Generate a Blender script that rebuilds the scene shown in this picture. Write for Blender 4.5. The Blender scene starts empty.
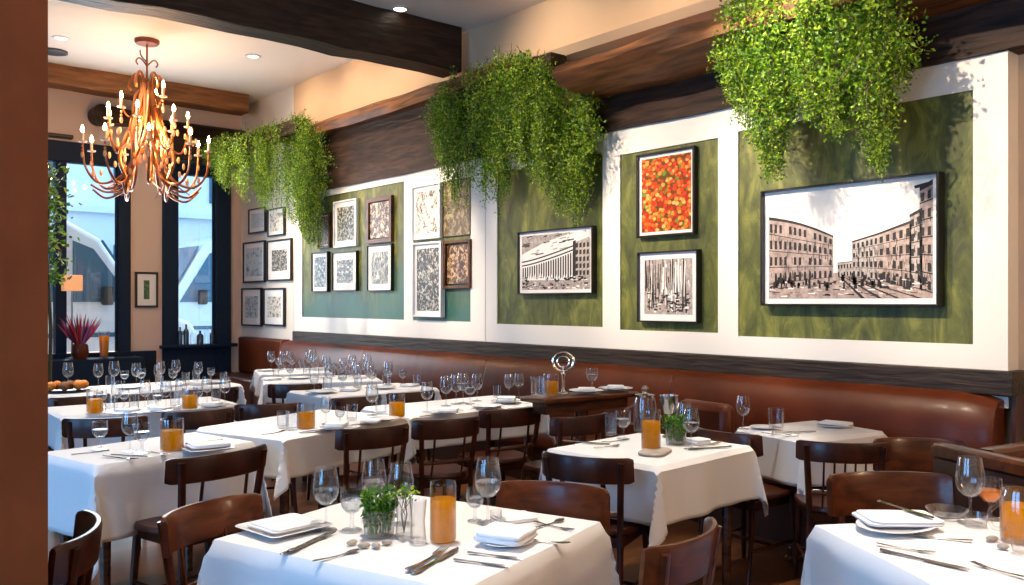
import bpy, math, random
from mathutils import Vector, Matrix
random.seed(7)
scn = bpy.context.scene
COL = scn.collection
R = math.radians
# ------------------------------------------------------------------ camera model
F, CX, CY, H, A = 872.0, 512.0, 302.0, 1.5, R(40)
cA, sA = math.cos(A), math.sin(A)
def PD(x, y, d):
    a = (x - CX) / F
    return Vector(((a*cA + sA)*d, (-a*sA + cA)*d, H - (y - CY)/F*d))
def P(x, y, z): return PD(x, y, (H - z)*F/(y - CY))
def W(x, y, Xp):
    a = (x - CX)/F
    return PD(x, y, Xp/(a*cA + sA))
def B(x, y, Yp):
    a = (x - CX)/F
    return PD(x, y, Yp/(-a*sA + cA))
def sx(p):
    lat = p[0]*cA - p[1]*sA; d = p[0]*sA + p[1]*cA
    return CX + F*lat/d
cam = bpy.data.cameras.new('camera'); co = bpy.data.objects.new('camera', cam); COL.objects.link(co)
co.location = (0, 0, H); co.rotation_euler = (R(90), 0, -A)
cam.sensor_width = 36; cam.lens = F/1024*36; cam.shift_y = (CY - 292.5)/1024; cam.clip_start = .05
scn.camera = co
# ------------------------------------------------------------------ materials
def new_mat(name):
    m = bpy.data.materials.new(name); m.use_nodes = True
    nt = m.node_tree; return m, nt, nt.nodes, nt.links, nt.nodes['Principled BSDF']
def plain(name, col, rough=.5, metal=0, spec=.5, emit=None, es=0, coat=0, bump=0, bscale=40, var=0, vscale=6, sheen=0):
    m, nt, N, L, b = new_mat(name)
    b.inputs['Base Color'].default_value = (*col, 1); b.inputs['Roughness'].default_value = rough
    b.inputs['Metallic'].default_value = metal; b.inputs['Specular IOR Level'].default_value = spec
    b.inputs['Coat Weight'].default_value = coat; b.inputs['Coat Roughness'].default_value = .15
    if sheen: b.inputs['Sheen Weight'].default_value = sheen
    if emit: b.inputs['Emission Color'].default_value = (*emit, 1); b.inputs['Emission Strength'].default_value = es
    if bump or var:
        tc = N.new('ShaderNodeTexCoord')
    if var:
        n = N.new('ShaderNodeTexNoise'); n.inputs['Scale'].default_value = vscale; n.inputs['Detail'].default_value = 5
        L.new(tc.outputs['Object'], n.inputs['Vector'])
        r = N.new('ShaderNodeValToRGB')
        r.color_ramp.elements[0].position = .3; r.color_ramp.elements[1].position = .7
        r.color_ramp.elements[0].color = (*[c*(1-var) for c in col], 1); r.color_ramp.elements[1].color = (*[min(1, c*(1+var)) for c in col], 1)
        L.new(n.outputs['Fac'], r.inputs['Fac']); L.new(r.outputs['Color'], b.inputs['Base Color'])
    if bump:
        n2 = N.new('ShaderNodeTexNoise'); n2.inputs['Scale'].default_value = bscale; n2.inputs['Detail'].default_value = 4
        L.new(tc.outputs['Object'], n2.inputs['Vector'])
        bp = N.new('ShaderNodeBump'); bp.inputs['Strength'].default_value = bump; bp.inputs['Distance'].default_value = .02
        L.new(n2.outputs['Fac'], bp.inputs['Height']); L.new(bp.outputs['Normal'], b.inputs['Normal'])
    return m
def wood(name, c0, c1, rough=.35, stretch=(1, 12, 12), scale=3, coat=0, bump=.1):
    m, nt, N, L, b = new_mat(name)
    tc = N.new('ShaderNodeTexCoord'); mp = N.new('ShaderNodeMapping'); mp.inputs['Scale'].default_value = stretch
    L.new(tc.outputs['Object'], mp.inputs['Vector'])
    n = N.new('ShaderNodeTexNoise'); n.inputs['Scale'].default_value = scale; n.inputs['Detail'].default_value = 8; n.inputs['Distortion'].default_value = .6
    L.new(mp.outputs['Vector'], n.inputs['Vector'])
    r = N.new('ShaderNodeValToRGB'); r.color_ramp.elements[0].position = .32; r.color_ramp.elements[1].position = .68
    r.color_ramp.elements[0].color = (*c0, 1); r.color_ramp.elements[1].color = (*c1, 1)
    L.new(n.outputs['Fac'], r.inputs['Fac']); L.new(r.outputs['Color'], b.inputs['Base Color'])
    bp = N.new('ShaderNodeBump'); bp.inputs['Strength'].default_value = bump; bp.inputs['Distance'].default_value = .02
    L.new(n.outputs['Fac'], bp.inputs['Height']); L.new(bp.outputs['Normal'], b.inputs['Normal'])
    b.inputs['Roughness'].default_value = rough; b.inputs['Coat Weight'].default_value = coat; b.inputs['Coat Roughness'].default_value = .12
    b.inputs['Specular IOR Level'].default_value = .3
    return m
def glass_mat(name, tint=(.97, .975, .98), ior=1.5, rough=.02, boost=1.0):
    m, nt, N, L, b = new_mat(name)
    N.remove(b)
    t = N.new('ShaderNodeBsdfTransparent'); t.inputs['Color'].default_value = (*tint, 1)
    g = N.new('ShaderNodeBsdfGlossy'); g.inputs['Roughness'].default_value = rough
    fr = N.new('ShaderNodeLayerWeight'); fr.inputs['Blend'].default_value = .5
    pw = N.new('ShaderNodeMath'); pw.operation = 'POWER'; pw.inputs[1].default_value = 2.4; L.new(fr.outputs['Facing'], pw.inputs[0])
    ml = N.new('ShaderNodeMath'); ml.operation = 'MULTIPLY_ADD'; ml.inputs[1].default_value = .75*boost; ml.inputs[2].default_value = .06; ml.use_clamp = True; L.new(pw.outputs[0], ml.inputs[0])
    mx = N.new('ShaderNodeMixShader')
    L.new(ml.outputs[0], mx.inputs['Fac']); L.new(t.outputs[0], mx.inputs[1]); L.new(g.outputs[0], mx.inputs[2])
    pw2 = N.new('ShaderNodeMath'); pw2.operation = 'POWER'; pw2.inputs[1].default_value = 6; L.new(fr.outputs['Facing'], pw2.inputs[0])
    m2 = N.new('ShaderNodeMath'); m2.operation = 'MULTIPLY'; m2.inputs[1].default_value = .55; L.new(pw2.outputs[0], m2.inputs[0])
    df = N.new('ShaderNodeBsdfTranslucent'); df.inputs['Color'].default_value = (.95, .96, 1, 1)  # white mixed in at grazing edges paints bright rim highlights on the glass
    dd = N.new('ShaderNodeBsdfDiffuse'); dd.inputs['Color'].default_value = (.95, .96, 1, 1)
    ad = N.new('ShaderNodeMixShader'); L.new(df.outputs[0], ad.inputs[1]); L.new(dd.outputs[0], ad.inputs[2])
    mx2 = N.new('ShaderNodeMixShader'); L.new(m2.outputs[0], mx2.inputs['Fac']); L.new(mx.outputs[0], mx2.inputs[1]); L.new(ad.outputs[0], mx2.inputs[2])
    L.new(mx2.outputs[0], N['Material Output'].inputs['Surface'])
    return m
def green_paint(name, teal):
    m, nt, N, L, b = new_mat(name)
    tc = N.new('ShaderNodeTexCoord'); mp = N.new('ShaderNodeMapping'); mp.inputs['Scale'].default_value = (1, 1.6, .7)
    L.new(tc.outputs['Object'], mp.inputs['Vector'])
    n = N.new('ShaderNodeTexNoise'); n.inputs['Scale'].default_value = 4.2; n.inputs['Detail'].default_value = 11; n.inputs['Roughness'].default_value = .68; n.inputs['Distortion'].default_value = .8
    L.new(mp.outputs['Vector'], n.inputs['Vector'])
    r = N.new('ShaderNodeValToRGB'); e = r.color_ramp.elements
    e[0].position = .3; e[0].color = (.026, .032, .006, 1); e[1].position = .72; e[1].color = (.25, .25, .05, 1)
    x = e.new(.5); x.color = (.085, .10, .018, 1)
    L.new(n.outputs['Fac'], r.inputs['Fac'])
    last = r.outputs['Color']
    if teal:
        # weathered teal patches of the paint
        n2 = N.new('ShaderNodeTexNoise'); n2.inputs['Scale'].default_value = 1.3; n2.inputs['Detail'].default_value = 3
        L.new(tc.outputs['Object'], n2.inputs['Vector'])
        sp = N.new('ShaderNodeSeparateXYZ'); L.new(tc.outputs['Generated'], sp.inputs[0])
        ma = N.new('ShaderNodeMath'); ma.operation = 'SUBTRACT'; L.new(n2.outputs['Fac'], ma.inputs[0]); L.new(sp.outputs['Z'], ma.inputs[1])
        r2 = N.new('ShaderNodeValToRGB'); r2.color_ramp.elements[0].position = .1; r2.color_ramp.elements[1].position = .4
        L.new(ma.outputs[0], r2.inputs['Fac'])
        mx = N.new('ShaderNodeMixRGB'); mx.inputs[2].default_value = (.035, .12, .10, 1)
        L.new(r2.outputs['Color'], mx.inputs[0]); L.new(last, mx.inputs[1]); last = mx.outputs[0]
    L.new(last, b.inputs['Base Color']); b.inputs['Roughness'].default_value = .5
    return m
def leaf_mat(name, dark, mid, light, trans=.35):
    m, nt, N, L, b = new_mat(name)
    g = N.new('ShaderNodeNewGeometry'); r = N.new('ShaderNodeValToRGB'); e = r.color_ramp.elements
    e[0].color = (*dark, 1); e[1].color = (*light, 1); x = e.new(.5); x.color = (*mid, 1)
    L.new(g.outputs['Random Per Island'], r.inputs['Fac']); L.new(r.outputs['Color'], b.inputs['Base Color'])
    b.inputs['Roughness'].default_value = .45
    t = N.new('ShaderNodeBsdfTranslucent'); L.new(r.outputs['Color'], t.inputs['Color'])
    mx = N.new('ShaderNodeMixShader'); mx.inputs[0].default_value = trans
    L.new(b.outputs[0], mx.inputs[1]); L.new(t.outputs[0], mx.inputs[2]); L.new(mx.outputs[0], N['Material Output'].inputs['Surface'])
    return m
def sketch_mat(name, paper, ink, scale=9, seed=0, thr=.53, third=None, stretch=(1, 1, 1)):
    """ink drawing: ragged dark marks on tinted paper"""
    m, nt, N, L, b = new_mat(name)
    tc = N.new('ShaderNodeTexCoord'); mp = N.new('ShaderNodeMapping'); mp.inputs['Location'].default_value = (seed*3.7, seed*1.9, seed); mp.inputs['Scale'].default_value = stretch
    L.new(tc.outputs['Generated'], mp.inputs['Vector'])
    n = N.new('ShaderNodeTexNoise'); n.inputs['Scale'].default_value = scale*1.3; n.inputs['Detail'].default_value = 12; n.inputs['Roughness'].default_value = .8; n.inputs['Distortion'].default_value = .5
    L.new(mp.outputs['Vector'], n.inputs['Vector'])
    r = N.new('ShaderNodeValToRGB'); e = r.color_ramp.elements
    e[0].position = thr - .04; e[0].color = (*ink, 1); e[1].position = thr + .05; e[1].color = (*paper, 1)
    if third: x = e.new(thr + .12); x.color = (*third, 1); y = e.new(min(.98, thr + .2)); y.color = (*paper, 1)
    L.new(n.outputs['Fac'], r.inputs['Fac']); L.new(r.outputs['Color'], b.inputs['Base Color']); b.inputs['Roughness'].default_value = .4
    return m
MT = {}
MT['cream'] = plain('cream_plaster', (.64, .44, .27), .8, bump=.05, bscale=14, var=.05, vscale=2)
MT['recess'] = plain('pale_plaster', (.70, .66, .60), .8, bump=.04, bscale=14)
MT['tan'] = plain('tan_plaster', (.50, .33, .20), .8, bump=.05, bscale=10, var=.06)
MT['pier'] = plain('pier_plaster', (.68, .52, .42), .8, bump=.04, bscale=14)
MT['pillar'] = plain('brown_pillar_paint', (.21, .047, .013), .9, spec=.05, bump=.08, bscale=18, var=.15, vscale=4)
MT['ceil'] = plain('ceiling_paint', (.80, .77, .74), .85, bump=.02, bscale=10)
MT['white'] = plain('white_panel_paint', (.80, .77, .72), .45, bump=.03, bscale=30)
MT['green'] = green_paint('mottled_green_paint', False)
MT['teal'] = green_paint('mottled_green_teal_paint', True)
MT['beam'] = wood('dark_beam_wood', (.006, .003, .002), (.04, .02, .012), .5, (1.5, 12, 12), 2.2, bump=.5)
MT['beam_brown'] = wood('brown_beam_wood', (.06, .022, .008), (.27, .105, .035), .5, (6, 1, 9), 2.2, bump=.5)
MT['beam_back'] = wood('tan_beam_wood', (.12, .05, .02), (.27, .12, .045), .5, (1, 6, 9), 2.2, bump=.4)
MT['plank'] = wood('rough_dark_plank', (.006, .0035, .0025), (.06, .026, .015), .6, (10, 1.2, 9), 2, bump=.8)
MT['cap'] = wood('dark_cap_wood', (.008, .005, .004), (.045, .029, .021), .5, (10, 1.2, 14), 3, bump=.4)
MT['chair'] = wood('dark_walnut', (.018, .004, .0015), (.062, .014, .005), .32, (2, 2, 2), 5, coat=.08, bump=.03)
MT['chair_red'] = wood('red_brown_wood', (.045, .010, .003), (.12, .030, .008), .28, (1.5, 6, 6), 4, coat=.15, bump=.03)
MT['table'] = wood('dark_table_wood', (.03, .010, .005), (.11, .04, .016), .25, (1.5, 9, 9), 3, coat=.4, bump=.03)
MT['leather'] = plain('brown_leather', (.095, .019, .005), .36, spec=.22, bump=.18, bscale=6, var=.35, vscale=2.2, coat=.06)
MT['leather_dark'] = plain('dark_leather', (.05, .014, .007), .35, bump=.15, bscale=8, var=.3, vscale=3)
MT['cloth'] = plain('white_tablecloth', (.80, .785, .77), .85, bump=.12, bscale=9, sheen=.1)
MT['linen'] = plain('white_napkin', (.84, .83, .83), .8, bump=.1, bscale=50)
MT['china'] = plain('white_china', (.82, .82, .83), .15, coat=.3)
MT['steel'] = plain('polished_steel', (.62, .58, .54), .18, 1)
MT['pewter'] = plain('dark_steel', (.35, .31, .28), .22, 1)
MT['glass'] = glass_mat('clear_glass')
MT['water'] = glass_mat('water', (.90, .93, .95), boost=.7)
MT['amber'] = plain('amber_drink', (.75, .30, .03), .1, spec=.6)
MT['juice'] = plain('orange_juice', (1.0, .42, .002), .3, spec=.3)
def juice_mix(m, col):
    nt = m.node_tree; N, L = nt.nodes, nt.links; b = N['Principled BSDF']
    t = N.new('ShaderNodeBsdfTranslucent'); t.inputs['Color'].default_value = (*col, 1)
    mx = N.new('ShaderNodeMixShader'); mx.inputs[0].default_value = .82
    L.new(b.outputs[0], mx.inputs[1]); L.new(t.outputs[0], mx.inputs[2]); L.new(mx.outputs[0], N['Material Output'].inputs['Surface'])
juice_mix(MT['juice'], (1, .62, .005)); juice_mix(MT['amber'], (1, .5, .06))
MT['navy'] = plain('navy_window_paint', (.006, .018, .042), .6, spec=.2)
MT['black'] = plain('black_frame', (.012, .009, .008), .35)
MT['frame_brown'] = wood('brown_frame_wood', (.05, .018, .007), (.16, .06, .022), .35, (3, 3, 3), 6)
MT['mat_board'] = plain('white_mat_board', (.86, .84, .81), .7)
MT['ink'] = plain('ink', (.012, .009, .009), .6)
MT['ink_brown'] = plain('brown_wash', (.36, .275, .245), .6, var=.4, vscale=30)
MT['ink_grey'] = plain('grey_wash', (.40, .345, .32), .6, var=.4, vscale=40)
MT['ink_red'] = plain('red_wash', (.30, .06, .045), .6)
MT['leaf'] = leaf_mat('bright_leaves', (.04, .12, .008), (.15, .31, .014), (.46, .60, .04), .42)
MT['leaf_dark'] = leaf_mat('deep_leaves', (.02, .06, .01), (.07, .19, .018), (.21, .38, .04))
MT['stem'] = plain('plant_stem', (.07, .06, .02), .7)
MT['herb'] = leaf_mat('herb_leaves', (.02, .09, .008), (.06, .22, .015), (.22, .42, .04))
MT['bronze'] = plain('bronze_arm', (.36, .135, .05), .3, .8)
MT['copper'] = plain('copper_canopy', (.32, .10, .05), .35, .6)
MT['crystal'] = leaf_mat('amber_crystal', (1, .45, .15), (1, .6, .3), (1, .75, .5), .5)
MT['candle'] = plain('candle_sleeve', (.8, .55, .35), .5)
MT['bulb'] = plain('lit_bulb', (1, .6, .25), .5, emit=(1, .55, .2), es=70)
MT['lens'] = plain('downlight_lens', (1, .9, .8), .5, emit=(1, .88, .72), es=9)
MT['metal_white'] = plain('white_trim_ring', (.8, .78, .75), .4)
MT['vent'] = plain('dark_grille', (.05, .05, .055), .5)
MT['stone'] = plain('pebble', (.42, .36, .29), .6, bump=.3, bscale=30, var=.3, vscale=20)
MT['orange_shade'] = plain('orange_lamp_shade', (.85, .42, .2), .7, emit=(1, .45, .2), es=.5)
MT['flower_red'] = leaf_mat('red_spikes', (.12, .008, .01), (.35, .02, .03), (.5, .06, .10), .2)
MT['flower_purple'] = leaf_mat('purple_spikes', (.05, .015, .10), (.2, .05, .22), (.4, .2, .4), .2)
MT['van'] = plain('white_van_paint', (.72, .78, .82), .25, coat=.5)
MT['van_glass'] = plain('blue_tinted_glass', (.035, .12, .20), .15, spec=.4)
MT['tyre'] = plain('tyre_rubber', (.02, .02, .022), .8)
MT['facade'] = plain('pale_facade', (.75, .80, .84), .8, bump=.1, bscale=4)
MT['asphalt'] = plain('street_asphalt', (.35, .40, .44), .9, bump=.2, bscale=20)
MT['bottle'] = plain('dark_bottle', (.015, .035, .06), .1, spec=.7)
MT['food'] = plain('orange_fruit', (.80, .25, .02), .5, bump=.2, bscale=30, var=.2)
MT['food_brown'] = plain('brown_bread', (.30, .12, .04), .7, bump=.3, bscale=30, var=.3)
# floor: planks
def floor_mat():
    m, nt, N, L, b = new_mat('plank_floor')
    tc = N.new('ShaderNodeTexCoord'); br = N.new('ShaderNodeTexBrick')
    br.inputs['Scale'].default_value = 1; br.inputs['Brick Width'].default_value = 1.4; br.inputs['Row Height'].default_value = .12; br.inputs['Mortar Size'].default_value = .004
    br.inputs['Color1'].default_value = (.13, .045, .012, 1); br.inputs['Color2'].default_value = (.06, .02, .006, 1); br.inputs['Mortar'].default_value = (.02, .01, .005, 1)
    L.new(tc.outputs['Object'], br.inputs['Vector'])
    L.new(br.outputs['Color'], b.inputs['Base Color']); b.inputs['Roughness'].default_value = .28
    return m
MT['floor'] = floor_mat()
def tomato_mat():
    m, nt, N, L, b = new_mat('tomato_print')
    tc = N.new('ShaderNodeTexCoord'); v = N.new('ShaderNodeTexVoronoi'); v.inputs['Scale'].default_value = 15
    mp = N.new('ShaderNodeMapping'); mp.inputs['Scale'].default_value = (1, 1.45, 1)
    L.new(tc.outputs['Generated'], mp.inputs['Vector']); L.new(mp.outputs['Vector'], v.inputs['Vector'])
    sp = N.new('ShaderNodeSeparateColor'); L.new(v.outputs['Color'], sp.inputs[0])
    r = N.new('ShaderNodeValToRGB'); r.color_ramp.interpolation = 'CONSTANT'; e = r.color_ramp.elements
    e[0].color = (.75, .05, .015, 1); e[1].position = .35; e[1].color = (.85, .16, .02, 1)
    for pos, c in ((.58, (.9, .34, .06, 1)), (.72, (.45, .015, .01, 1)), (.86, (.78, .50, .14, 1)), (.94, (.14, .30, .03, 1))):
        x = e.new(pos); x.color = c
    L.new(sp.outputs[0], r.inputs['Fac'])
    r2 = N.new('ShaderNodeValToRGB'); r2.color_ramp.elements[0].position = .5; r2.color_ramp.elements[1].position = .75
    r2.color_ramp.elements[0].color = (0, 0, 0, 1); r2.color_ramp.elements[1].color = (1, 1, 1, 1)
    L.new(v.outputs['Distance'], r2.inputs['Fac'])
    mx = N.new('ShaderNodeMixRGB'); mx.inputs[2].default_value = (.13, .05, .01, 1)
    L.new(r2.outputs['Color'], mx.inputs[0]); L.new(r.outputs['Color'], mx.inputs[1])
    L.new(mx.outputs[0], b.inputs['Base Color']); b.inputs['Roughness'].default_value = .3
    return m
MT['tomato'] = tomato_mat()
# ------------------------------------------------------------------ mesh builder
class MB:
    def __init__(s): s.v = []; s.f = []; s.m = []; s.cur = 0
    def add(s, vs, fs):
        o = len(s.v); s.v += [tuple(p) for p in vs]; s.f += [tuple(i+o for i in f) for f in fs]; s.m += [s.cur]*len(fs); return s
    def box(s, c, d, rz=0):
        x, y, z = [k/2 for k in d]; M = Matrix.Rotation(rz, 3, 'Z')
        vs = [Vector(c) + M @ Vector((sx_*x, sy*y, sz*z)) for sz in (-1, 1) for sy in (-1, 1) for sx_ in (-1, 1)]
        return s.add(vs, [(0, 2, 3, 1), (4, 5, 7, 6), (0, 1, 5, 4), (2, 6, 7, 3), (0, 4, 6, 2), (1, 3, 7, 5)])
    def bb(s, a, b):
        return s.box([(a[i]+b[i])/2 for i in range(3)], [abs(b[i]-a[i]) for i in range(3)])
    def quad(s, *p): return s.add(p, [tuple(range(len(p)))])
    def lathe(s, prof, n=20, c=(0, 0, 0), cap0=False, cap1=False):
        vs = []; fs = []; k = len(prof)
        for i in range(n):
            t = 2*math.pi*i/n
            vs += [(c[0]+r*math.cos(t), c[1]+r*math.sin(t), c[2]+z) for r, z in prof]
        for i in range(n):
            j = (i+1) % n
            for q in range(k-1): fs.append((i*k+q, j*k+q, j*k+q+1, i*k+q+1))
        if cap0: fs.append(tuple(i*k for i in range(n))[::-1])
        if cap1: fs.append(tuple(i*k+k-1 for i in range(n)))
        return s.add(vs, fs)
    def tube(s, pts, rad, n=8, cap=True, flat=1.0):
        pts = [Vector(p) for p in pts]; K = len(pts)
        if not isinstance(rad, (list, tuple)): rad = [rad]*K
        vs = []; fs = []; nrm = None
        for i, p in enumerate(pts):
            t = (pts[min(i+1, K-1)] - pts[max(i-1, 0)]).normalized()
            if nrm is None:
                nrm = t.orthogonal() if abs(t.z) < .95 else Vector((1, 0, 0))
                nrm = (nrm - t*nrm.dot(t)).normalized()
            else: nrm = (nrm - t*nrm.dot(t)).normalized()
            bn = t.cross(nrm)
            for j in range(n):
                a = 2*math.pi*j/n
                vs.append(p + rad[i]*(math.cos(a)*nrm + flat*math.sin(a)*bn))
        for i in range(K-1):
            for j in range(n):
                fs.append((i*n+j, i*n+(j+1) % n, (i+1)*n+(j+1) % n, (i+1)*n+j))
        if cap: fs.append(tuple(range(n))[::-1]); fs.append(tuple((K-1)*n+j for j in range(n)))
        return s.add(vs, fs)
    def prism(s, poly, z0, z1):
        n = len(poly)
        vs = [(x, y, z0) for x, y in poly] + [(x, y, z1) for x, y in poly]
        fs = [tuple(range(n))[::-1], tuple(range(n, 2*n))] + [(i, (i+1) % n, n+(i+1) % n, n+i) for i in range(n)]
        return s.add(vs, fs)
    def ball(s, c, r, n=10, m=7):
        if not isinstance(r, (tuple, list)): r = (r, r, r)
        vs = [(c[0], c[1], c[2]-r[2])]; fs = []
        for i in range(1, m):
            ph = math.pi*i/m - math.pi/2
            for j in range(n):
                t = 2*math.pi*j/n
                vs.append((c[0]+r[0]*math.cos(ph)*math.cos(t), c[1]+r[1]*math.cos(ph)*math.sin(t), c[2]+r[2]*math.sin(ph)))
        vs.append((c[0], c[1], c[2]+r[2])); e = len(vs)-1
        for j in range(n):
            k = (j+1) % n
            fs.append((0, 1+k, 1+j)); fs.append((e, e-n+j, e-n+k))
            for i in range(m-2): fs.append((1+i*n+j, 1+i*n+k, 1+(i+1)*n+k, 1+(i+1)*n+j))
        return s.add(vs, fs)
    def build(s, name, mats, parent=None, loc=(0, 0, 0), rz=0, bevel=0, smooth=True, sub=0, label=None):
        me = bpy.data.meshes.new(name); me.from_pydata(s.v, [], s.f)
        if not isinstance(mats, (list, tuple)): mats = [mats]
        for m in mats: me.materials.append(MT[m] if isinstance(m, str) else m)
        if len(mats) > 1: me.polygons.foreach_set('material_index', s.m)
        me.validate(); me.update()
        if smooth:
            me.shade_smooth()
            me.set_sharp_from_angle(angle=R(38))
        o = bpy.data.objects.new(name, me); COL.objects.link(o)
        if parent: o.parent = parent
        o.location = loc; o.rotation_euler = (0, 0, rz)
        if bevel:
            b = o.modifiers.new('edge', 'BEVEL'); b.width = bevel; b.segments = 2; b.limit_method = 'ANGLE'; b.angle_limit = R(50)
        if sub:
            b = o.modifiers.new('round', 'SUBSURF'); b.levels = sub; b.render_levels = sub
        if label: o['label'] = label
        return o
def empty(name, loc=(0, 0, 0), rz=0, mat=None):
    o = bpy.data.objects.new(name, None); COL.objects.link(o); o.empty_display_size = .1
    if mat is not None: o.matrix_world = mat
    else: o.location = loc; o.rotation_euler = (0, 0, rz)
    return o
def tag(o, label, cat, group=None, kind=None):
    o['label'] = label; o['category'] = cat
    if group: o['group'] = group
    if kind: o['kind'] = kind
    return o
def struct(o): o['kind'] = 'structure'; return o
def kids(o): return list(CH.get(o.name, o.children))
CH = {}
def copy_tree(o, parent=None):
    c = o.copy(); COL.objects.link(c)
    if parent: c.parent = parent
    for ch in o.children: copy_tree(ch, c)
    return c
# ------------------------------------------------------------------ the room
XW, XB, YB = 5.30, 5.45, 13.0      # panel face, wall plane, back wall
ZC1, ZC2 = 4.30, 4.50              # ceilings (near, far)
YBEAM = 7.30
struct(MB().bb((-4.6, -3, -.1), (5.8, YB+.3, 0)).build('floor', 'floor'))
struct(MB().bb((-4.6, -3, ZC1), (5.8, YBEAM+.15, ZC1+.3)).build('ceiling', 'ceil'))
struct(MB().bb((-4.6, YBEAM+.15, ZC2), (5.8, YB+.3, ZC2+.1)).build('ceiling_far', 'ceil'))
struct(MB().bb((XB, 1.9, 0), (XB+.2, 11.2, 4.6)).build('wall_right', 'cream'))
struct(MB().bb((XB, -3, 0), (XB+.2, 1.9, 4.6)).build('wall_near', 'tan'))
struct(MB().bb((XB, 11.2, 0), (XB+.2, YB, 4.6)).build('wall_recess', 'recess'))
struct(MB().bb((-4.6, -3.2, 0), (5.8, -3, 4.4)).build('wall_front', 'tan'))
# left wall with two tall window openings
wl = MB()
for y0, y1 in ((-3, -.6), (2.2, 3.0), (5.8, YB)): wl.bb((-4.8, y0, 0), (-4.6, y1, 4.6))
for y0, y1 in ((-.6, 2.2), (3.0, 5.8)): wl.bb((-4.8, y0, 0), (-4.6, y1, .8)); wl.bb((-4.8, y0, 3.2), (-4.6, y1, 4.6))
struct(wl.build('wall_left', 'cream'))
# back wall: solid pieces around two windows
def bx(x): return B(x, 300, YB)[0]
def bz(x, y): return B(x, y, YB)[2]
x1a, x1b = bx(50), bx(130); x2a, x2b = bx(162), bx(230)
zs1, zs2 = .80, .98
zt = bz(60, 141)
bw = MB()
bw.bb((-4.6, YB, 0), (x1a-.9, YB+.25, 4.6))
bw.bb((x1b, YB, 0), (x2a, YB+.25, 4.6))
bw.bb((x2b, YB, 0), (XB+.2, YB+.25, 4.6))
bw.bb((x1a-.9, YB, zt), (x1b, YB+.25, 4.6)); bw.bb((x2a, YB, zt), (x2b, YB+.25, 4.6))
bw.bb((x1a-.9, YB, 0), (x1b, YB+.25, zs1)); bw.bb((x2a, YB, 0), (x2b, YB+.25, .3))
struct(bw.build('wall_back', 'pier'))
def window(name, xa, xb, ga, gb, z0, z1, gz0, gz1, solid_low):
    m = MB(); y0, y1 = YB-.05, YB+.12
    m.bb((xa, y0, z0), (ga, y1, z1)); m.bb((gb, y0, z0), (xb, y1, z1)); m.bb((ga, y0, gz1), (gb, y1, z1)); m.bb((ga, y0, z0), (gb, y1, gz0))
    w = struct(m.build(name, 'navy', bevel=.012))
    MB().bb((ga, YB+.06, gz0), (gb, YB+.068, gz1)).build('window_pane', 'glass', w)
    s = MB(); s.bb((xa-.06, YB-.16, gz0-.05), (xb+.06, YB-.05, gz0)); s.build('window_sill', 'navy', w, bevel=.01)
    b = MB(); b.bb((ga, YB+.02, gz0), (ga+.03, YB+.05, gz1)); b.bb((gb-.03, YB+.02, gz0), (gb, YB+.05, gz1)); b.build('glazing_bead', 'navy', w)
    return w
window('window_1', x1a-.9, x1b, bx(28), bx(118), zs1-.1, zt, bz(90, 357), zt-.28, False)
_m = MB(); _m.bb((bx(55), YB-.05, bz(90, 357)), (bx(66), YB+.12, zt-.28)); _w1 = bpy.data.objects['window_1']; _m.build('mullion', 'navy', _w1, bevel=.01)
window('window_2', x2a, x2b, bx(177), bx(215), .3, zt, bz(196, 344), zt-.3, True)
# dark navy low wall under the first window
struct(MB().bb((x1a-.6, YB-.06, 0), (x1b+.35, YB, zs1)).build('trim_1', 'navy', bevel=.01))
# beams
def beam_x(name, y0, y1, z0, z1, x0, x1, mat, wob=.02):
    m = MB(); n = 30; vs = []; fs = []
    rnd = random.Random(name)
    for i in range(n+1):
        x = x0 + (x1-x0)*i/n
        w = [rnd.uniform(-wob, wob) for _ in range(4)]
        vs += [(x, y0+w[0], z0+w[1]), (x, y1, z0+w[1]), (x, y1, z1), (x, y0+w[0], z1)]
    for i in range(n):
        for j in range(4): fs.append((i*4+j, i*4+(j+1) % 4, (i+1)*4+(j+1) % 4, (i+1)*4+j))
    fs += [(0, 3, 2, 1), (n*4, n*4+1, n*4+2, n*4+3)]
    m.add(vs, fs); return struct(m.build(name, mat, bevel=.015))
beam_x('trim_2', YBEAM-.15, YBEAM+.17, 3.85, ZC1+.05, -4.6, XB-.12, 'beam')
beam_x('trim_3', 12.1, 12.4, 4.24, ZC2+.02, -4.6, XB-.25, 'beam_back', .012)
# upper wall woodwork along the right wall
YR = W(1008, 47, XW)[1]            # right end of the panelling
YL = W(297, 330, XW)[1]            # left end of the panelling
def beam_y(name, y0, y1, prof, mat, wob=.015, n=60):
    """prof: list of (X, Z) closed; wobbly along Y"""
    m = MB(); rnd = random.Random(name); k = len(prof); vs = []; fs = []
    ph = [rnd.uniform(0, 6) for _ in range(k)]
    for i in range(n+1):
        y = y0 + (y1-y0)*i/n
        for q, (x, z) in enumerate(prof):
            if x < XW-.01:
                x += wob*math.sin(y*1.9+ph[q]) + wob*.5*math.sin(y*5.1+ph[q]*2); z += wob*math.sin(y*1.4+ph[q]*1.7) + wob*.4*math.sin(y*6.3+ph[q])
            vs.append((x, y, z))
    for i in range(n):
        for j in range(k): fs.append((i*k+j, (i+1)*k+j, (i+1)*k+(j+1) % k, i*k+(j+1) % k))
    fs += [tuple(range(k))[::-1], tuple(n*k+j for j in range(k))]
    m.add(vs, fs); return struct(m.build(name, mat))
ZW = W(800, 93, XW)[2]             # top of the white panelling
ysplit = W(520, 100, XW)[1]
ybrown = W(556, 60, 4.74)[1]
beam_y('trim_4', YR-.6, ysplit, [(XB, ZW), (XW-.03, ZW), (XW-.03, 3.22), (XB, 3.22)], 'plank', .006)
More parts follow.
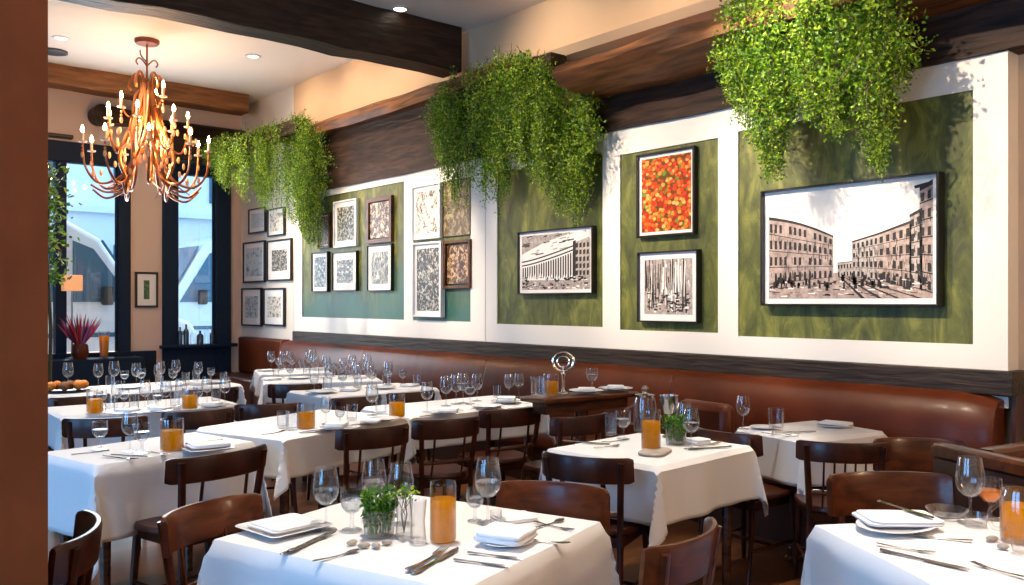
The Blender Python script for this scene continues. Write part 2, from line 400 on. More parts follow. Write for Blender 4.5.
beam_y('trim_5', ysplit, YL, [(XB, ZW), (XW-.03, ZW), (XW-.03, 3.62), (XB, 3.62)], 'plank', .006)
beam_y('trim_6', YR-.6, ybrown, [(XB, 3.2), (4.98, 3.2), (4.76, 3.24), (4.72, 3.30), (4.76, 3.38), (XB, 3.40)], 'beam_brown', .022)
beam_y('trim_7', ysplit-.1, YL, [(XB, 3.6), (XW-.16, 3.6), (XW-.18, 3.66), (XW-.16, 3.74), (XB, 3.74)], 'beam_brown', .012)
beam_y('trim_8', YR-.6, ysplit, [(XB, 3.66), (XW+.02, 3.68), (XW-.02, 3.75), (XB, 3.75)], 'cream', .0)
# white panelling with sunk green fields
ZB0 = 1.12
ztrim_t = W(650, 350, XW)[2]
pan = MB()
fields = [  # (x left, x right, y top L, y top R, y bottom L, y bottom R)
    (302, 404, 196, 187, 317, 319.6, 'teal'), (413, 470.5, 186, 178, 320, 322, 'teal'),
    (497, 602.6, 168, 157, 323, 328, 'green'), (620, 718, 153, 140, 327, 336, 'green'), (738, 973, 135, 85, 334, 347, 'green')]
FY = []
for xl, xr, tl, tr, bl, br, mt in fields:
    FY.append((W(xl, 300, XW)[1], W(xr, 300, XW)[1], (W(xl, tl, XW)[2]+W(xr, tr, XW)[2])/2, (W(xl, bl, XW)[2]+W(xr, br, XW)[2])/2, mt))
zlo, zhi = .9, ZW
prev = YL
for ya, yb, zt_, zb_, mt in FY:
    pan.bb((XW, prev, zlo), (XB, ya, zhi)); pan.bb((XW, ya, zlo), (XB, yb, zb_)); pan.bb((XW, ya, zt_), (XB, yb, zhi)); prev = yb
pan.bb((XW, prev, zlo), (XB, YR, zhi))
panel = struct(pan.build('trim_9', 'white'))
for ya, yb, zt_, zb_, mt in FY:
    MB().bb((XW+.012, ya, zb_), (XB, yb, zt_)).build('green_panel', mt, panel)
ys = W(485, 300, XW)[1]
MB().bb((XW-.006, ys-.01, zlo), (XW, ys+.01, zhi)).build('seam_strip', 'white', panel)
# corner board of the recess
struct(MB().bb((XW+.02, YL, 0), (XB, YL+.12, ZW)).build('trim_10', 'white'))
# dark cap rail above the banquette
ZCT = (W(300, 331, XW)[2]+W(1005, 371, XW)[2])/2; ZCB = (W(300, 341, XW)[2]+W(1005, 390, XW)[2])/2
struct(MB().bb((XW-.07, YR-.05, ZCB-.02), (XB, YL, ZCT)).build('trim_11', 'cap', bevel=.008))
struct(MB().bb((XW+.0, YR-.04, 0), (XB, YR-.02, ZCB)).build('trim_12', 'leather_dark'))
# tan side of the doorway past the panelling
struct(MB().bb((XB-.02, YR-.42, 0), (XB+.1, YR-.22, 3.3)).build('trim_13', 'cap'))
# the brown pillar close by on the left
pc = PD(48, 300, 2.4); e1 = Vector((-cA, sA, 0)); e2 = Vector((sA, cA, 0))
pil = MB()
pp = [pc, pc+e1*.6, pc+e1*.6+e2*.4, pc+e2*.4-e1*(-.0)+e1*.25]
pil.prism([(p.x, p.y) for p in pp][::-1], 0, ZC1)
struct(pil.build('wall_pillar', 'pillar'))
# ------------------------------------------------------------------ banquette
def banquette():
    root = empty('banquette', (XW, 0, 0))
    tag(root, 'long brown leather banquette running along the panelled wall', 'bench')
    y0, y1 = YR+.02, 11.05
    def run(prof, name, mat, ya=y0, yb=y1, n=26):
        m = MB(); k = len(prof); vs = []; fs = []
        for i in range(n+1):
            t = (1-math.cos(math.pi*i/n))/2; y = ya + (yb-ya)*t
            e = min(1, min(y-y0+.002, y1-y+.002)/.22, (min(y-ya, yb-y)+.12)/.126)   # rounded ends
            for x, z in prof: vs.append((x*(.82+.18*math.sqrt(e)) , y, z if z < .5 else z - .05*(1-math.sqrt(e))))
        for i in range(n):
            for j in range(k): fs.append((i*k+j, (i+1)*k+j, (i+1)*k+(j+1) % k, i*k+(j+1) % k))
        fs += [tuple(range(k))[::-1], tuple(n*k+j for j in range(k))]
        m.add(vs, fs); return m.build(name, mat, root)
    zt_ = ZCB - .005
    seg = (y1-y0)/4
    for q in range(4):
        run([(-.001, .44), (-.20, .44), (-.215, .6), (-.19, .8), (-.155, .93), (-.125, zt_-.03), (-.10, zt_-.005), (-.06, zt_), (-.001, zt_)], 'backrest', 'leather', y0+seg*q, y0+seg*(q+1)-.004)
        run([(-.001, .30), (-.54, .30), (-.575, .33), (-.58, .40), (-.55, .445), (-.3, .455), (-.001, .455)], 'seat_cushion', 'leather', y0+seg*q, y0+seg*(q+1)-.004)
    MB().bb((-.5, y0+.05, 0), (-.002, y1, .30)).build('base', 'leather_dark', root)
banquette()
b2 = empty('banquette', (0, 0, 0)); tag(b2, 'short dark leather banquette in the far corner below the small recess pictures', 'bench')
MB().bb((XB-.16, 11.25, .45), (XB-.005, 12.75, .98)).build('backrest', 'leather', b2, bevel=.03)
MB().bb((4.85, 11.25, .05), (XB-.005, 12.75, .45)).build('seat_cushion', 'leather_dark', b2, bevel=.03)
# curved booth back past the last table
def booth():
    root = empty('booth_seat', (3.8, 1.4, 0)); tag(root, 'low dark booth with curved polished top rail past the banquette end', 'booth')
    z = .90
    path = [P(1140, 485, z), P(1080, 473, z), P(1024, 461.5, z), P(985, 453.5, z), P(955, 447, z), P(940, 444, z)]
    far = [P(985, 450, z), P(1024, 444.5, z), P(1090, 436, z)]
    def strip(pts, th, z0, z1):
        m = MB(); vs = []; fs = []
        for i, p in enumerate(pts):
            t = (pts[min(i+1, len(pts)-1)]-pts[max(i-1, 0)]); t.z = 0; t.normalize(); nn = Vector((-t.y, t.x, 0))*th/2
            for q, (s_, zz) in enumerate(((-1, z0), (1, z0), (1, z1-.012), (.6, z1), (-.6, z1), (-1, z1-.012))):
                vs.append((p.x+nn.x*s_-3.8, p.y+nn.y*s_-1.4, zz))
        k = 6
        for i in range(len(pts)-1):
            for j in range(k): fs.append((i*k+j, i*k+(j+1) % k, (i+1)*k+(j+1) % k, (i+1)*k+j))
        fs += [tuple(range(k))[::-1], tuple((len(pts)-1)*k+j for j in range(k))]
        m.add(vs, fs); return m
    strip(path, .07, .02, .855).build('backrest', 'leather_dark', root)
    strip(path, .10, .856, .905).build('top_rail', 'chair_red', root)
    strip(far, .07, .02, .855).build('side_panel', 'leather_dark', root)
    strip(far, .10, .856, .903).build('top_rail', 'chair_red', root)
booth()
# leather bolster on the banquette
ba, bb_ = P(682, 398, .86), P(732, 405, .86)
bo = MB(); dv = (bb_-ba); L_ = dv.length; ang = math.atan2(dv.y, dv.x)
bo.bb((-L_/2, -.06, .448), (L_/2, .06, .86))
mid = (ba+bb_)/2; mid.x = min(mid.x, 4.93)
tag(bo.build('bolster_cushion', 'leather', loc=(mid.x, mid.y, 0), rz=ang, bevel=.05), 'brown leather bolster cushion upright on the banquette behind the herb and goblet table', 'cushion')
# ------------------------------------------------------------------ hanging greenery
def greenery(label, env, Xq, n_strands, lf, mat, seed, spread=.28):
    """env: list of (x, ytop, ybottom) silhouette; strands hang from the ledge at different distances from the wall"""
    rnd = random.Random(seed); fol = MB(); st = MB()
    xs = [e[0] for e in env]
    def at(x):
        for i in range(len(env)-1):
            if env[i][0] <= x <= env[i+1][0]:
                t = (x-env[i][0])/(env[i+1][0]-env[i][0]); return (env[i][1]*(1-t)+env[i+1][1]*t, env[i][2]*(1-t)+env[i+1][2]*t)
        return env[-1][1:]
    def leaf(p, s):
        d = Vector((rnd.gauss(0, 1), rnd.gauss(0, 1), rnd.gauss(-.35, .8))).normalized()
        u = d.orthogonal().normalized(); u.rotate(Matrix.Rotation(rnd.uniform(0, 6.28), 3, d)); w = d.cross(u)
        fol.add([p, p+d*s*.45+u*s*.30+w*s*.05, p+d*s, p+d*s*.45-u*s*.30+w*s*.05], [(0, 1, 2), (0, 2, 3)])
    Xf = Xq if callable(Xq) else (lambda x: Xq)
    c0 = W((xs[0]+xs[-1])/2, env[len(env)//2][1], Xf((xs[0]+xs[-1])/2))
    cl = [rnd.uniform(xs[0], xs[-1]) for _ in range(int((xs[-1]-xs[0])/8))]; cd = [rnd.random() for _ in cl]
    for k in range(n_strands):
        ci = rnd.randrange(len(cl)); x = min(xs[-1], max(xs[0], rnd.gauss(cl[ci], 3.2))) if rnd.random() < .72 else rnd.uniform(xs[0], xs[-1]); yt, yb = at(x)
        off = spread*min(1, max(0, cd[ci]*.75+rnd.uniform(-.1, .35))); Xp = Xf(x)
        top = W(x, yt + (yb-yt)*rnd.random()**1.5*.75, Xp-off)
        bot = W(x + rnd.gauss(0, 2.5), yt + (yb-yt)*(1.02-.6*rnd.random()**1.3), Xp-off*rnd.uniform(.5, 1.15))
        if bot.z > top.z: top, bot = bot, top
        L0 = (top-bot).length; n = max(3, int(L0/.026)); pts = []
        sw = Vector((rnd.gauss(0, .03), rnd.gauss(0, .05), 0))
        for i in range(n+1):
            t = i/n; p = top.lerp(bot, t) + sw*math.sin(t*math.pi*2) + Vector((0, rnd.gauss(0, .008), 0))
            pts.append(p); w_ = .036*(1-.72*t)+.006
            for q in range(lf):
                leaf(p+Vector((rnd.gauss(0, w_), rnd.gauss(0, w_*1.2), rnd.gauss(0, .014))), rnd.uniform(.017, .037)*(1.1-.35*t)*(Xf(x)/5.2)**1.5)
        st.tube([p-c0 for p in pts[::2]], .0025, 4, False)
    for k in range(n_strands//5):       # sprays standing up above the mass
        x = rnd.uniform(xs[0]+6, xs[-1]-6); yt, yb = at(x); p = W(x, yt+8, Xf(x)-spread*rnd.random()); d = Vector((rnd.gauss(0, .5), rnd.gauss(0, .7), 1)).normalized(); l = rnd.uniform(.06, .2)
        for i in range(int(l/.018)): leaf(p+d*i*.018+Vector((rnd.gauss(0, .01), rnd.gauss(0, .012), 0)), rnd.uniform(.018, .036))
        st.tube([p-c0, p-c0+d*l], .002, 4, False)
    fol.v = [tuple(Vector(v)-c0) for v in fol.v]
    root = empty('hanging_plant', c0); tag(root, label, 'plant', 'leafy plants trailing from the wood ledge')
    fol.build('foliage', mat, root, smooth=False); st.build('stem', 'stem', root)
    pl = MB(); yw = abs(W(xs[0]+20, 200, Xp).y-W(xs[-1]-20, 200, Xp).y)/2
    pl.bb((-.09, -yw*.75, -.30), (.10, yw*.75, -.12)); pl.build('planter', 'plank', root)
    return root
greenery('bushy hanging plant furthest along the ledge, between the chandelier and the gallery pictures',
    [(207, 150, 160), (216, 138, 178), (232, 132, 196), (250, 128, 205), (262, 124, 206), (280, 122, 214), (296, 112, 222), (310, 120, 246), (320, 128, 248), (330, 140, 170)], lambda x: 4.62+.63*min(1, max(0, (x-207)/80)), 300, 6, 'leaf', 1)
greenery('wide hanging plant in the middle of the ledge above the columned building picture',
    [(432, 100, 130), (440, 84, 168), (452, 76, 214), (466, 72, 205), (472, 68, 165), (490, 62, 210), (500, 56, 214), (508, 55, 172), (525, 54, 165), (545, 62, 190), (562, 72, 222), (580, 86, 226), (590, 92, 150)], 5.24, 380, 6, 'leaf', 2)
greenery('largest hanging plant at the near end of the ledge above the big street picture',
    [(724, 30, 70), (732, 6, 100), (745, -14, 132), (762, -18, 160), (770, -18, 178), (779, -18, 182), (786, -18, 128), (800, -16, 118), (818, -16, 124), (835, -14, 138), (848, -12, 126), (856, -4, 92), (864, -6, 96), (870, -6, 150), (880, -8, 176), (888, -4, 150), (896, 10, 104), (904, 30, 84)], 5.02, 470, 7, 'leaf', 3, .36)
# ------------------------------------------------------------------ pictures
def wall_matrix(c, back=False):
    if back: cols = (Vector((1, 0, 0)), Vector((0, 0, 1)), Vector((0, -1, 0)))
    else: cols = (Vector((0, -1, 0)), Vector((0, 0, 1)), Vector((-1, 0, 0)))
    m = Matrix(((cols[0].x, cols[1].x, cols[2].x, c.x), (cols[0].y, cols[1].y, cols[2].y, c.y), (cols[0].z, cols[1].z, cols[2].z, c.z), (0, 0, 0, 1)))
    return m
def picture(x0, x1, yt, yb, label, print_mat=None, frame='black', fw=.018, matw=.04, depth=.04, plane=None, back=False, art=None, yt1=None, yb1=None, mat='mat_board'):
    plane = plane if plane is not None else XW+.012
    pj = (lambda x, y: B(x, y, YB)) if back else (lambda x, y: W(x, y, plane-depth))
    yt1 = yt if yt1 is None else yt1; yb1 = yb if yb1 is None else yb1
    a, b, c, d = pj(x0, yt), pj(x1, yt1), pj(x0, yb), pj(x1, yb1)
    ctr = (a+b+c+d)/4
    w = abs(b.x-a.x) if back else abs(b.y-a.y); h = (a.z+b.z-c.z-d.z)/2
    if back: ctr.y = YB-.001
    else: ctr.x = plane-.001
    r = empty('framed_picture', mat=wall_matrix(ctr, back)); tag(r, label, 'picture', 'framed pictures on the walls')
    m = MB(); W2, H2 = w/2, h/2
    m.bb((-W2, -H2, 0), (-W2+fw, H2, depth)); m.bb((W2-fw, -H2, 0), (W2, H2, depth)); m.bb((-W2+fw, H2-fw, 0), (W2-fw, H2, depth)); m.bb((-W2+fw, -H2, 0), (W2-fw, -H2+fw, depth))
    m.build('frame', frame, r, bevel=.003)
    if mat: MB().bb((-W2+fw, -H2+fw, 0), (W2-fw, H2-fw, depth*.55)).build('mat_board', mat, r)
    iw, ih = W2-fw-matw, H2-fw-matw; zz = depth*.55+.001 if mat else depth*.5
    if art: art(r, iw, ih, zz)
    else: MB().bb((-iw, -ih, zz-.001), (iw, ih, zz+.001)).build('print', print_mat, r)
    return r
def art_street(r, iw, ih, z0):
    m = MB(); rnd = random.Random(5)
    def q(pts, mi, z):
        m.cur = mi; m.add([((u*2-1)*iw, (1-2*v)*ih, z0+z) for u, v in pts], [tuple(range(len(pts)))[::-1]])
    q([(0, 0), (1, 0), (1, 1), (0, 1)], 0, 0)            # paper
    q([(0, .83), (.43, .76), (.56, .76), (1, .9), (1, 1), (0, 1)], 2, .0004)
    def facade(u0, u1, t0, t1, b0, b1, rows, cols, fill, arches=True, curve=0):
        def pt(s, t):
            top = t0+(t1-t0)*s + curve*math.sin(math.pi*s); bot = b0+(b1-b0)*s
            return (u0+(u1-u0)*s, top+(bot-top)*t)
        N = 8
        q([pt(i/N, 0) for i in range(N+1)]+[pt(1-i/N, 1) for i in range(N+1)], fill, .0005)
        q([pt(i/N, -.01) for i in range(N+1)]+[pt(1-i/N, .035) for i in range(N+1)], 1, .0008)
        for rr in range(rows):
            for c in range(cols):
                s = (c+.22)/cols; s2 = (c+.72)/cols; t = (rr+.28)/rows+.02; t2 = (rr+.88)/rows
                if rnd.random() < .93:
                    if rr == rows-1 and arches:
                        sm = (s+s2)/2; q([pt(s, t+.06), pt(s*.7+sm*.3, t), pt(s2*.7+sm*.3, t), pt(s2, t+.06), pt(s2, 1), pt(s, 1)], 1, .0009)
                    else: q([pt(s, t), pt(s2, t), pt(s2, t2), pt(s, t2)], 1, .0009)
            q([pt(0, (rr+1)/rows-.012), pt(1, (rr+1)/rows-.012), pt(1, (rr+1)/rows), pt(0, (rr+1)/rows)], 1, .001)
    def hatch(u0, u1, v0, v1, n):
        for k in range(n):
            u = rnd.uniform(u0, u1); tp = (.24+.24*u/.43) if u < .44 else (.54-.14*(u-.55)/.33 if u < .885 else .28); v = rnd.uniform(tp, max(tp+.05, v1)); q([(u, v), (u+.0035, v), (u+.0035+rnd.uniform(-.004, .004), v+rnd.uniform(.02, .09)), (u, v+rnd.uniform(.02, .07))], 1 if rnd.random() < .7 else 3, .00085)
    facade(0, .43, .20, .42, .86, .80, 4, 13, 2, True, -.03)
    facade(.455, .545, .67, .66, .8, .8, 2, 5, 3, False)
    facade(.545, .70, .48, .42, .80, .84, 4, 6, 3, False)
    facade(.70, .885, .42, .33, .84, .92, 4, 5, 2, True)
    facade(.875, .945, .28, .23, .90, .93, 5, 2, 3, False)
    facade(.93, 1, .05, .0, .92, .96, 6, 2, 2, False)
    hatch(.0, .42, .24, .76, 120); hatch(.55, .88, .46, .8, 120); hatch(.89, .99, .3, .88, 50)
    q([(.90, .03), (1, -.0), (1, .035), (.905, .055)], 1, .0012)
    for k in range(150):                                   # cobbles, rails and hatching
        u = rnd.random(); v = .83+.16*rnd.random(); l = rnd.uniform(.01, .05); h = rnd.uniform(.003, .010)
        q([(u, v), (u+l, v+rnd.uniform(-.01, .02)), (u+l, v+h+.005), (u, v+h)], 1 if rnd.random() < .6 else 0, .0011) if u+l < 1 and v+h+.02 < 1 else None
    for a_, b_ in ((.47, .60), (.49, .70), (.51, .80), (.53, .92)): q([(a_, .8), (a_+.008, .8), (b_+.025, 1), (b_, 1)], 1, .0013)
    for k in range(90):                                   # ragged ink along the street edge
        u = rnd.uniform(0, .97); v = rnd.uniform(.76, .86); h = rnd.uniform(.02, .07); l = rnd.uniform(.004, .016)
        q([(u, v), (u+l, v), (u+l*1.3, v+h), (u-l*.2, v+h)], 1, .0014)
    m.build('print', ['mat_board', 'ink', 'ink_brown', 'ink_grey', 'ink_red'], r, smooth=False)
def art_columns(r, iw, ih, z0):
    m = MB(); rnd = random.Random(9)
    def q(pts, mi, z):
        m.cur = mi; m.add([((u*2-1)*iw, (1-2*v)*ih, z0+z) for u, v in pts], [tuple(range(len(pts)))[::-1]])
    q([(0, 0), (1, 0), (1, 1), (0, 1)], 0, 0)
    q([(0, 0), (.75, 0), (.35, .14), (0, .34)], 3, .0004)
    for k in range(40):
        u = rnd.random()*.8; v = rnd.random()*.35; l = rnd.uniform(.03, .12); q([(u, v), (u+l, v-.02), (u+l, v), (u, v+.02)], 1 if rnd.random() < .3 else 3, .0005)
    top = lambda s: .47-.25*s**1.3
    bot = lambda s: .80+.02*s
    N = 10
    q([(s/N*.78, top(s/N)) for s in range(N+1)]+[(.78-s/N*.78, bot(1-s/N)) for s in range(N+1)], 0, .0006)
    for th, z in ((0, .0009), (.07, .0009)):
        q([(s/N*.78, top(s/N)+th) for s in range(N+1)]+[(.78-s/N*.78, top(1-s/N)+th+.025) for s in range(N+1)], 1, z)
    for k in range(22):
        s = (k+.3)/22; w = .02; q([(s*.78, top(s)+.12), (s*.78+w, top(s)+.12), (s*.78+w, bot(s)-.12*rnd.random()), (s*.78, bot(s))], 1, .001)
    q([(.78, .18), (.98, .10), (1, .14), (1, .84), (.78, .82)], 2, .0006)
    for rr in range(5):
        for c in range(4):
            u = .80+c*.05; v = .2+rr*.12; q([(u, v), (u+.03, v-.01), (u+.03, v+.07), (u, v+.08)], 1, .001)
    q([(.76, .16), (.80, .14), (.80, .83), (.76, .83)], 1, .0012)
    q([(0, .82), (1, .84), (1, 1), (0, 1)], 2, .0005)
    for k in range(110):
        u = rnd.random()*.95; v = .76+.22*rnd.random(); l = rnd.uniform(.01, .06); h = rnd.uniform(.008, .035)
        if u+l < 1 and v+h < 1: q([(u, v), (u+l, v), (u+l*.8, v+h), (u+l*.1, v+h)], 1 if rnd.random() < .7 else (4 if rnd.random() < .3 else 0), .0013)
    m.build('print', ['mat_board', 'ink', 'ink_grey', 'ink_grey', 'ink_red'], r, smooth=False)
def art_reeds(r, iw, ih, z0):
    m = MB(); rnd = random.Random(3)
    def q(pts, mi, z):
        m.cur = mi; m.add([((u*2-1)*iw, (1-2*v)*ih, z0+z) for u, v in pts], [tuple(range(len(pts)))[::-1]])
    q([(0, 0), (1, 0), (1, 1), (0, 1)], 2, 0)
    for k in range(70):
        u = rnd.random()*.94; w = rnd.uniform(.006, .03); v0 = rnd.random()**2*.7; v1 = rnd.uniform(.4, 1); ln = rnd.uniform(-.04, .04)
        if 0 < u+ln < .96: q([(u, min(v0, v1)), (u+w, min(v0, v1)), (u+w+ln, max(v0, v1)), (u+ln, max(v0, v1))], 1 if rnd.random() < .66 else 0, .0004+k*1e-5)
    for k in range(60):
        u = rnd.random()*.9; v = rnd.uniform(.6, .95); l = rnd.uniform(.03, .10); h = rnd.uniform(.01, .04)
        q([(u, v), (u+l, v+rnd.uniform(-.02, .02)), (u+l, v+h), (u, v+h)], 1 if rnd.random() < .7 else 0, .0012)
    m.build('print', ['mat_board', 'ink', 'ink_grey'], r, smooth=False)
picture(760, 938, 191, 305, 'big framed ink drawing of a curved street of old buildings', art=art_street, fw=.012, matw=.035, depth=.09, yt1=171, yb1=306.7)
picture(517, 592, 231, 294, 'framed black and white drawing of a long columned building', art=art_columns, fw=.012, matw=.03, depth=.06, yt1=226.5, yb1=294.5)
picture(636, 694, 154, 237.5, 'framed poster filled with red and orange tomatoes', 'tomato', fw=.018, matw=.025, depth=.05, yt1=146.5, yb1=235)
picture(636.5, 697, 251.5, 322, 'square framed ink print of tall reeds, under the tomato poster', art=art_reeds, fw=.012, matw=.05, depth=.06, yt1=250, yb1=323)
def sk(i, **k): return sketch_mat('ink_sketch_%d' % i, seed=i, **k)
paper = (.74, .70, .62)
WM = (.7, .62, .5)
picture(317, 329, 213, 248, 'small brown framed sketch half hidden by the trailing leaves', sk(1, paper=(.5, .3, .15), ink=(.03, .02, .01), scale=6), 'frame_brown', .03, .01)
picture(333, 356, 200, 247, 'white framed sketch of green trees, top of its column beside the brown framed one', sk(2, paper=paper, ink=(.02, .03, .01), scale=8, third=(.18, .26, .08)), 'mat_board', .02, .06)
picture(366, 391, 197, 243, 'copper brown framed picture with an amber centre in the gallery, over a white framed one', sk(3, paper=(.78, .6, .42), ink=(.03, .012, .006), scale=5, third=(.4, .14, .04)), 'frame_brown', .05, .01, mat=None)
picture(311, 327, 252, 292, 'narrow white framed blue sketch, lowest and first in the gallery after the recess', sk(4, paper=(.6, .66, .68), ink=(.03, .07, .10), scale=6), 'black', .014, .05)
picture(331.5, 356, 251.5, 291, 'white framed dark tree sketch with wide white mat, below the green tree sketch', sk(5, paper=paper, ink=(.01, .012, .01), scale=7, thr=.54), 'black', .012, .09)
picture(366.5, 391, 244.5, 291, 'white framed sketch of tall trunks, under the copper brown framed picture', sk(6, paper=paper, ink=(.015, .02, .018), scale=7, third=(.2, .26, .2), stretch=(2, .7, 1)), 'black', .012, .07)
picture(411.7, 439.5, 185, 239, 'cream framed brown ink landscape on the white stile, above the tall sketch', sk(7, paper=(.76, .70, .62), ink=(.05, .03, .02), scale=6, thr=.47), 'mat_board', .012, .05, plane=XW-.002)
picture(411.7, 440.5, 242, 317, 'tall narrow framed black sketch of towers on the white stile', sk(8, paper=(.72, .68, .60), ink=(.012, .009, .008), scale=8, thr=.54, stretch=(1, 1.4, 1)), 'mat_board', .02, .045, plane=XW-.002, depth=.06)
picture(442.5, 470, 181, 236, 'frameless mottled brown canvas beside the cream framed landscape', sk(9, paper=(.34, .29, .17), ink=(.09, .06, .03), scale=5, third=(.2, .17, .06)), 'frame_brown', .004, .002, mat=None, depth=.02)
picture(443, 469.5, 240, 288.5, 'brown framed picture with an orange bowl, below the frameless canvas', sk(10, paper=(.70, .45, .24), ink=(.04, .015, .008), scale=5, third=(.65, .22, .03)), 'frame_brown', .03, .02, mat=None)
rp = XB-.001
picture(248, 264.5, 208, 233, 'small blue grey print partly under the leaves, upper one by the window', sk(11, paper=(.62, .68, .72), ink=(.10, .16, .22), scale=4, thr=.42), 'black', .02, .06, plane=rp)
picture(267, 283.5, 208, 236, 'small dark framed bird sketch under the leaves, upper one by the recess corner', sk(12, paper=paper, ink=(.04, .02, .01), scale=4, thr=.46), 'black', .02, .05, plane=rp)
picture(242.5, 264, 241.5, 282.5, 'black framed pale blue print, middle row of the recess, nearest the window', sk(13, paper=(.60, .70, .74), ink=(.16, .24, .28), scale=4, thr=.44), 'black', .024, .07, plane=rp)
picture(266.5, 290.5, 239.5, 281, 'black framed grey city sketch with white mat, middle row of the recess corner', sk(14, paper=paper, ink=(.05, .05, .05), scale=6), 'black', .024, .12, plane=rp)
picture(241, 260.5, 288, 326, 'black framed grey blue print, bottom row of the recess, nearest the window', sk(15, paper=(.62, .70, .72), ink=(.10, .15, .18), scale=5, thr=.46), 'black', .024, .10, plane=rp)
picture(263, 283.5, 288, 326, 'black framed tower sketch, bottom row of the recess corner', sk(16, paper=paper, ink=(.05, .05, .05), scale=6, thr=.46), 'black', .024, .10, plane=rp)
picture(134.5, 157.5, 272, 307.5, 'small dark framed green woodland print on the pier between the windows', sk(17, paper=(.20, .32, .12), ink=(.02, .08, .04), scale=5), 'black', .03, .09, back=True)
# ------------------------------------------------------------------ chandelier and ceiling fittings
def spline(pts, n=8):
    out = []; pts = [Vector(p) for p in pts]; K = len(pts)
    for i in range(K-1):
        p0, p1, p2, p3 = pts[max(i-1, 0)], pts[i], pts[i+1], pts[min(i+2, K-1)]
        for j in range(n):
            t = j/n
            out.append(.5*((2*p1)+(p2-p0)*t+(2*p0-5*p1+4*p2-p3)*t*t+(3*p1-p0-3*p2+p3)*t**3))
    out.append(pts[-1]); return out
def chandelier():
    c = PD(147, 40, (ZC2-H)*F/(302-40)); c.z = ZC2
    root = empty('chandelier', c); tag(root, 'bronze vine armed candle chandelier with lit bulbs, hanging before the windows', 'chandelier')
    MB().lathe([(0, 0), (.135, 0), (.135, -.03), (.12, -.05), (.02, -.055), (0, -.055)], 20).build('canopy', 'copper', root)
    m = MB(); m.tube([(0, 0, -.05), (0, 0, -.55)], .012, 8)
    for s in (-1, 1): m.tube(spline([(0, 0, -.30), (s*.05, 0, -.24), (s*.09, 0, -.22), (s*.12, 0, -.26), (s*.10, 0, -.30)], 5), .009, 6)
    m.tube(spline([(0, 0, -.26), (-.06, .02, -.18), (-.07, .02, -.12)], 5), .008, 6)
    m.lathe([(0, -.44), (.035, -.45), (.05, -.50), (.03, -.56), (.045, -.6), (0, -.66)], 12)
    m.build('hanging_rod', 'bronze', root)
    rnd = random.Random(4)
    def candle(p, k, arm):
        cd = MB(); cd.lathe([(.0, -.015), (.045, -.005), (.05, .008), (.016, .006), (.016, .10), (0, .10)], 10); ca = cd.build('candle', 'candle', root, loc=p)
        MB().lathe([(0, .10), (.014, .108), (.021, .128), (.014, .158), (.004, .182), (0, .186)], 8).build('bulb', 'bulb', ca)
        cr = MB()
        for z in (-.05, -.09): cr.ball((0, 0, z), (.012, .012, .017), 6, 4)
        cr.ball((0, 0, -.145), (.02, .02, .04), 6, 4); cr.build('crystal_drop', 'crystal', ca)
    for k in range(9):         # outer tier
        t = 2*math.pi*k/9 + .25; tw = .7 if k % 2 else -.7
        pr = [(.05, -.58, 0), (.10, -.80, .1), (.17, -1.08, .3), (.17, -1.38, .6), (.30, -1.62, .85), (.50, -1.68, 1.0), (.64, -1.52, 1.0), (.67, -1.26, 1.0)]
        pts = spline([(r*math.cos(t+tw*(f-1)), r*math.sin(t+tw*(f-1)), z+rnd.uniform(-.02, .02)) for r, z, f in pr], 7)
        a = MB(); n = len(pts); a.tube(pts, [.024-.013*i/n for i in range(n)], 7)
        q = spline([pts[n//2], pts[n//2]+Vector((.08*math.cos(t), .08*math.sin(t), -.12)), pts[n//2]+Vector((.24*math.cos(t+.4), .24*math.sin(t+.4), -.22))], 6)
        a.tube(q, [.013-.009*i/len(q) for i in range(len(q))], 6)
        a.build('arm', 'bronze', root); candle(pts[-1]+Vector((0, 0, .015)), k, a)
    for k in range(7):         # inner, higher tier
        t = 2*math.pi*k/7 + .6; tw = .5 if k % 2 else -.5
        pr = [(.04, -.56, 0), (.12, -.66, .2), (.16, -.92, .5), (.24, -1.2, .8), (.36, -1.28, 1), (.43, -1.12, 1), (.44, -.98, 1)]
        pts = spline([(r*math.cos(t+tw*(f-1)), r*math.sin(t+tw*(f-1)), z) for r, z, f in pr], 7)
        n = len(pts); MB().tube(pts, [.02-.010*i/n for i in range(n)], 7).build('arm', 'bronze', root); candle(pts[-1]+Vector((0, 0, .015)), k, None)
    for k in range(5):         # curled top leaves
        t = 2*math.pi*k/5
        pts = spline([(.03*math.cos(t), .03*math.sin(t), -.60), (.08*math.cos(t), .08*math.sin(t), -.42), (.14*math.cos(t), .14*math.sin(t), -.40), (.20*math.cos(t), .20*math.sin(t), -.52), (.17*math.cos(t), .17*math.sin(t), -.58)], 6)
        MB().tube(pts, .015, 7).build('scroll', 'bronze', root)
    for k in range(8):         # thick intertwined vines forming the bell
        t = 2*math.pi*k/8 + .1; tw = 1.3 if k % 2 else -1.3
        pr = [(.05, -.50, 0), (.06, -.66, .08), (.12, -.90, .2), (.22, -1.14, .4), (.31, -1.38, .62), (.29, -1.60, .85), (.33, -1.74, 1.0), (.48, -1.80, 1.15), (.62, -1.70, 1.2)]
        pts = spline([(r*math.cos(t+tw*f), r*math.sin(t+tw*f), z+rnd.uniform(-.02, .02)) for r, z, f in pr], 7)
        n = len(pts); MB().tube(pts, [.028-.017*i/n for i in range(n)], 7).build('vine', 'bronze', root)
    for k in range(3):
        t = 2*math.pi*k/3 + .9; pp = Vector((.27*math.cos(t), .27*math.sin(t), -.80 if k % 2 else -.68))
        MB().tube(spline([(.06*math.cos(t), .06*math.sin(t), -.74), (.18*math.cos(t), .18*math.sin(t), pp.z-.10), pp], 6), .011, 6).build('arm', 'bronze', root); candle(pp, k, None)
    dm = None
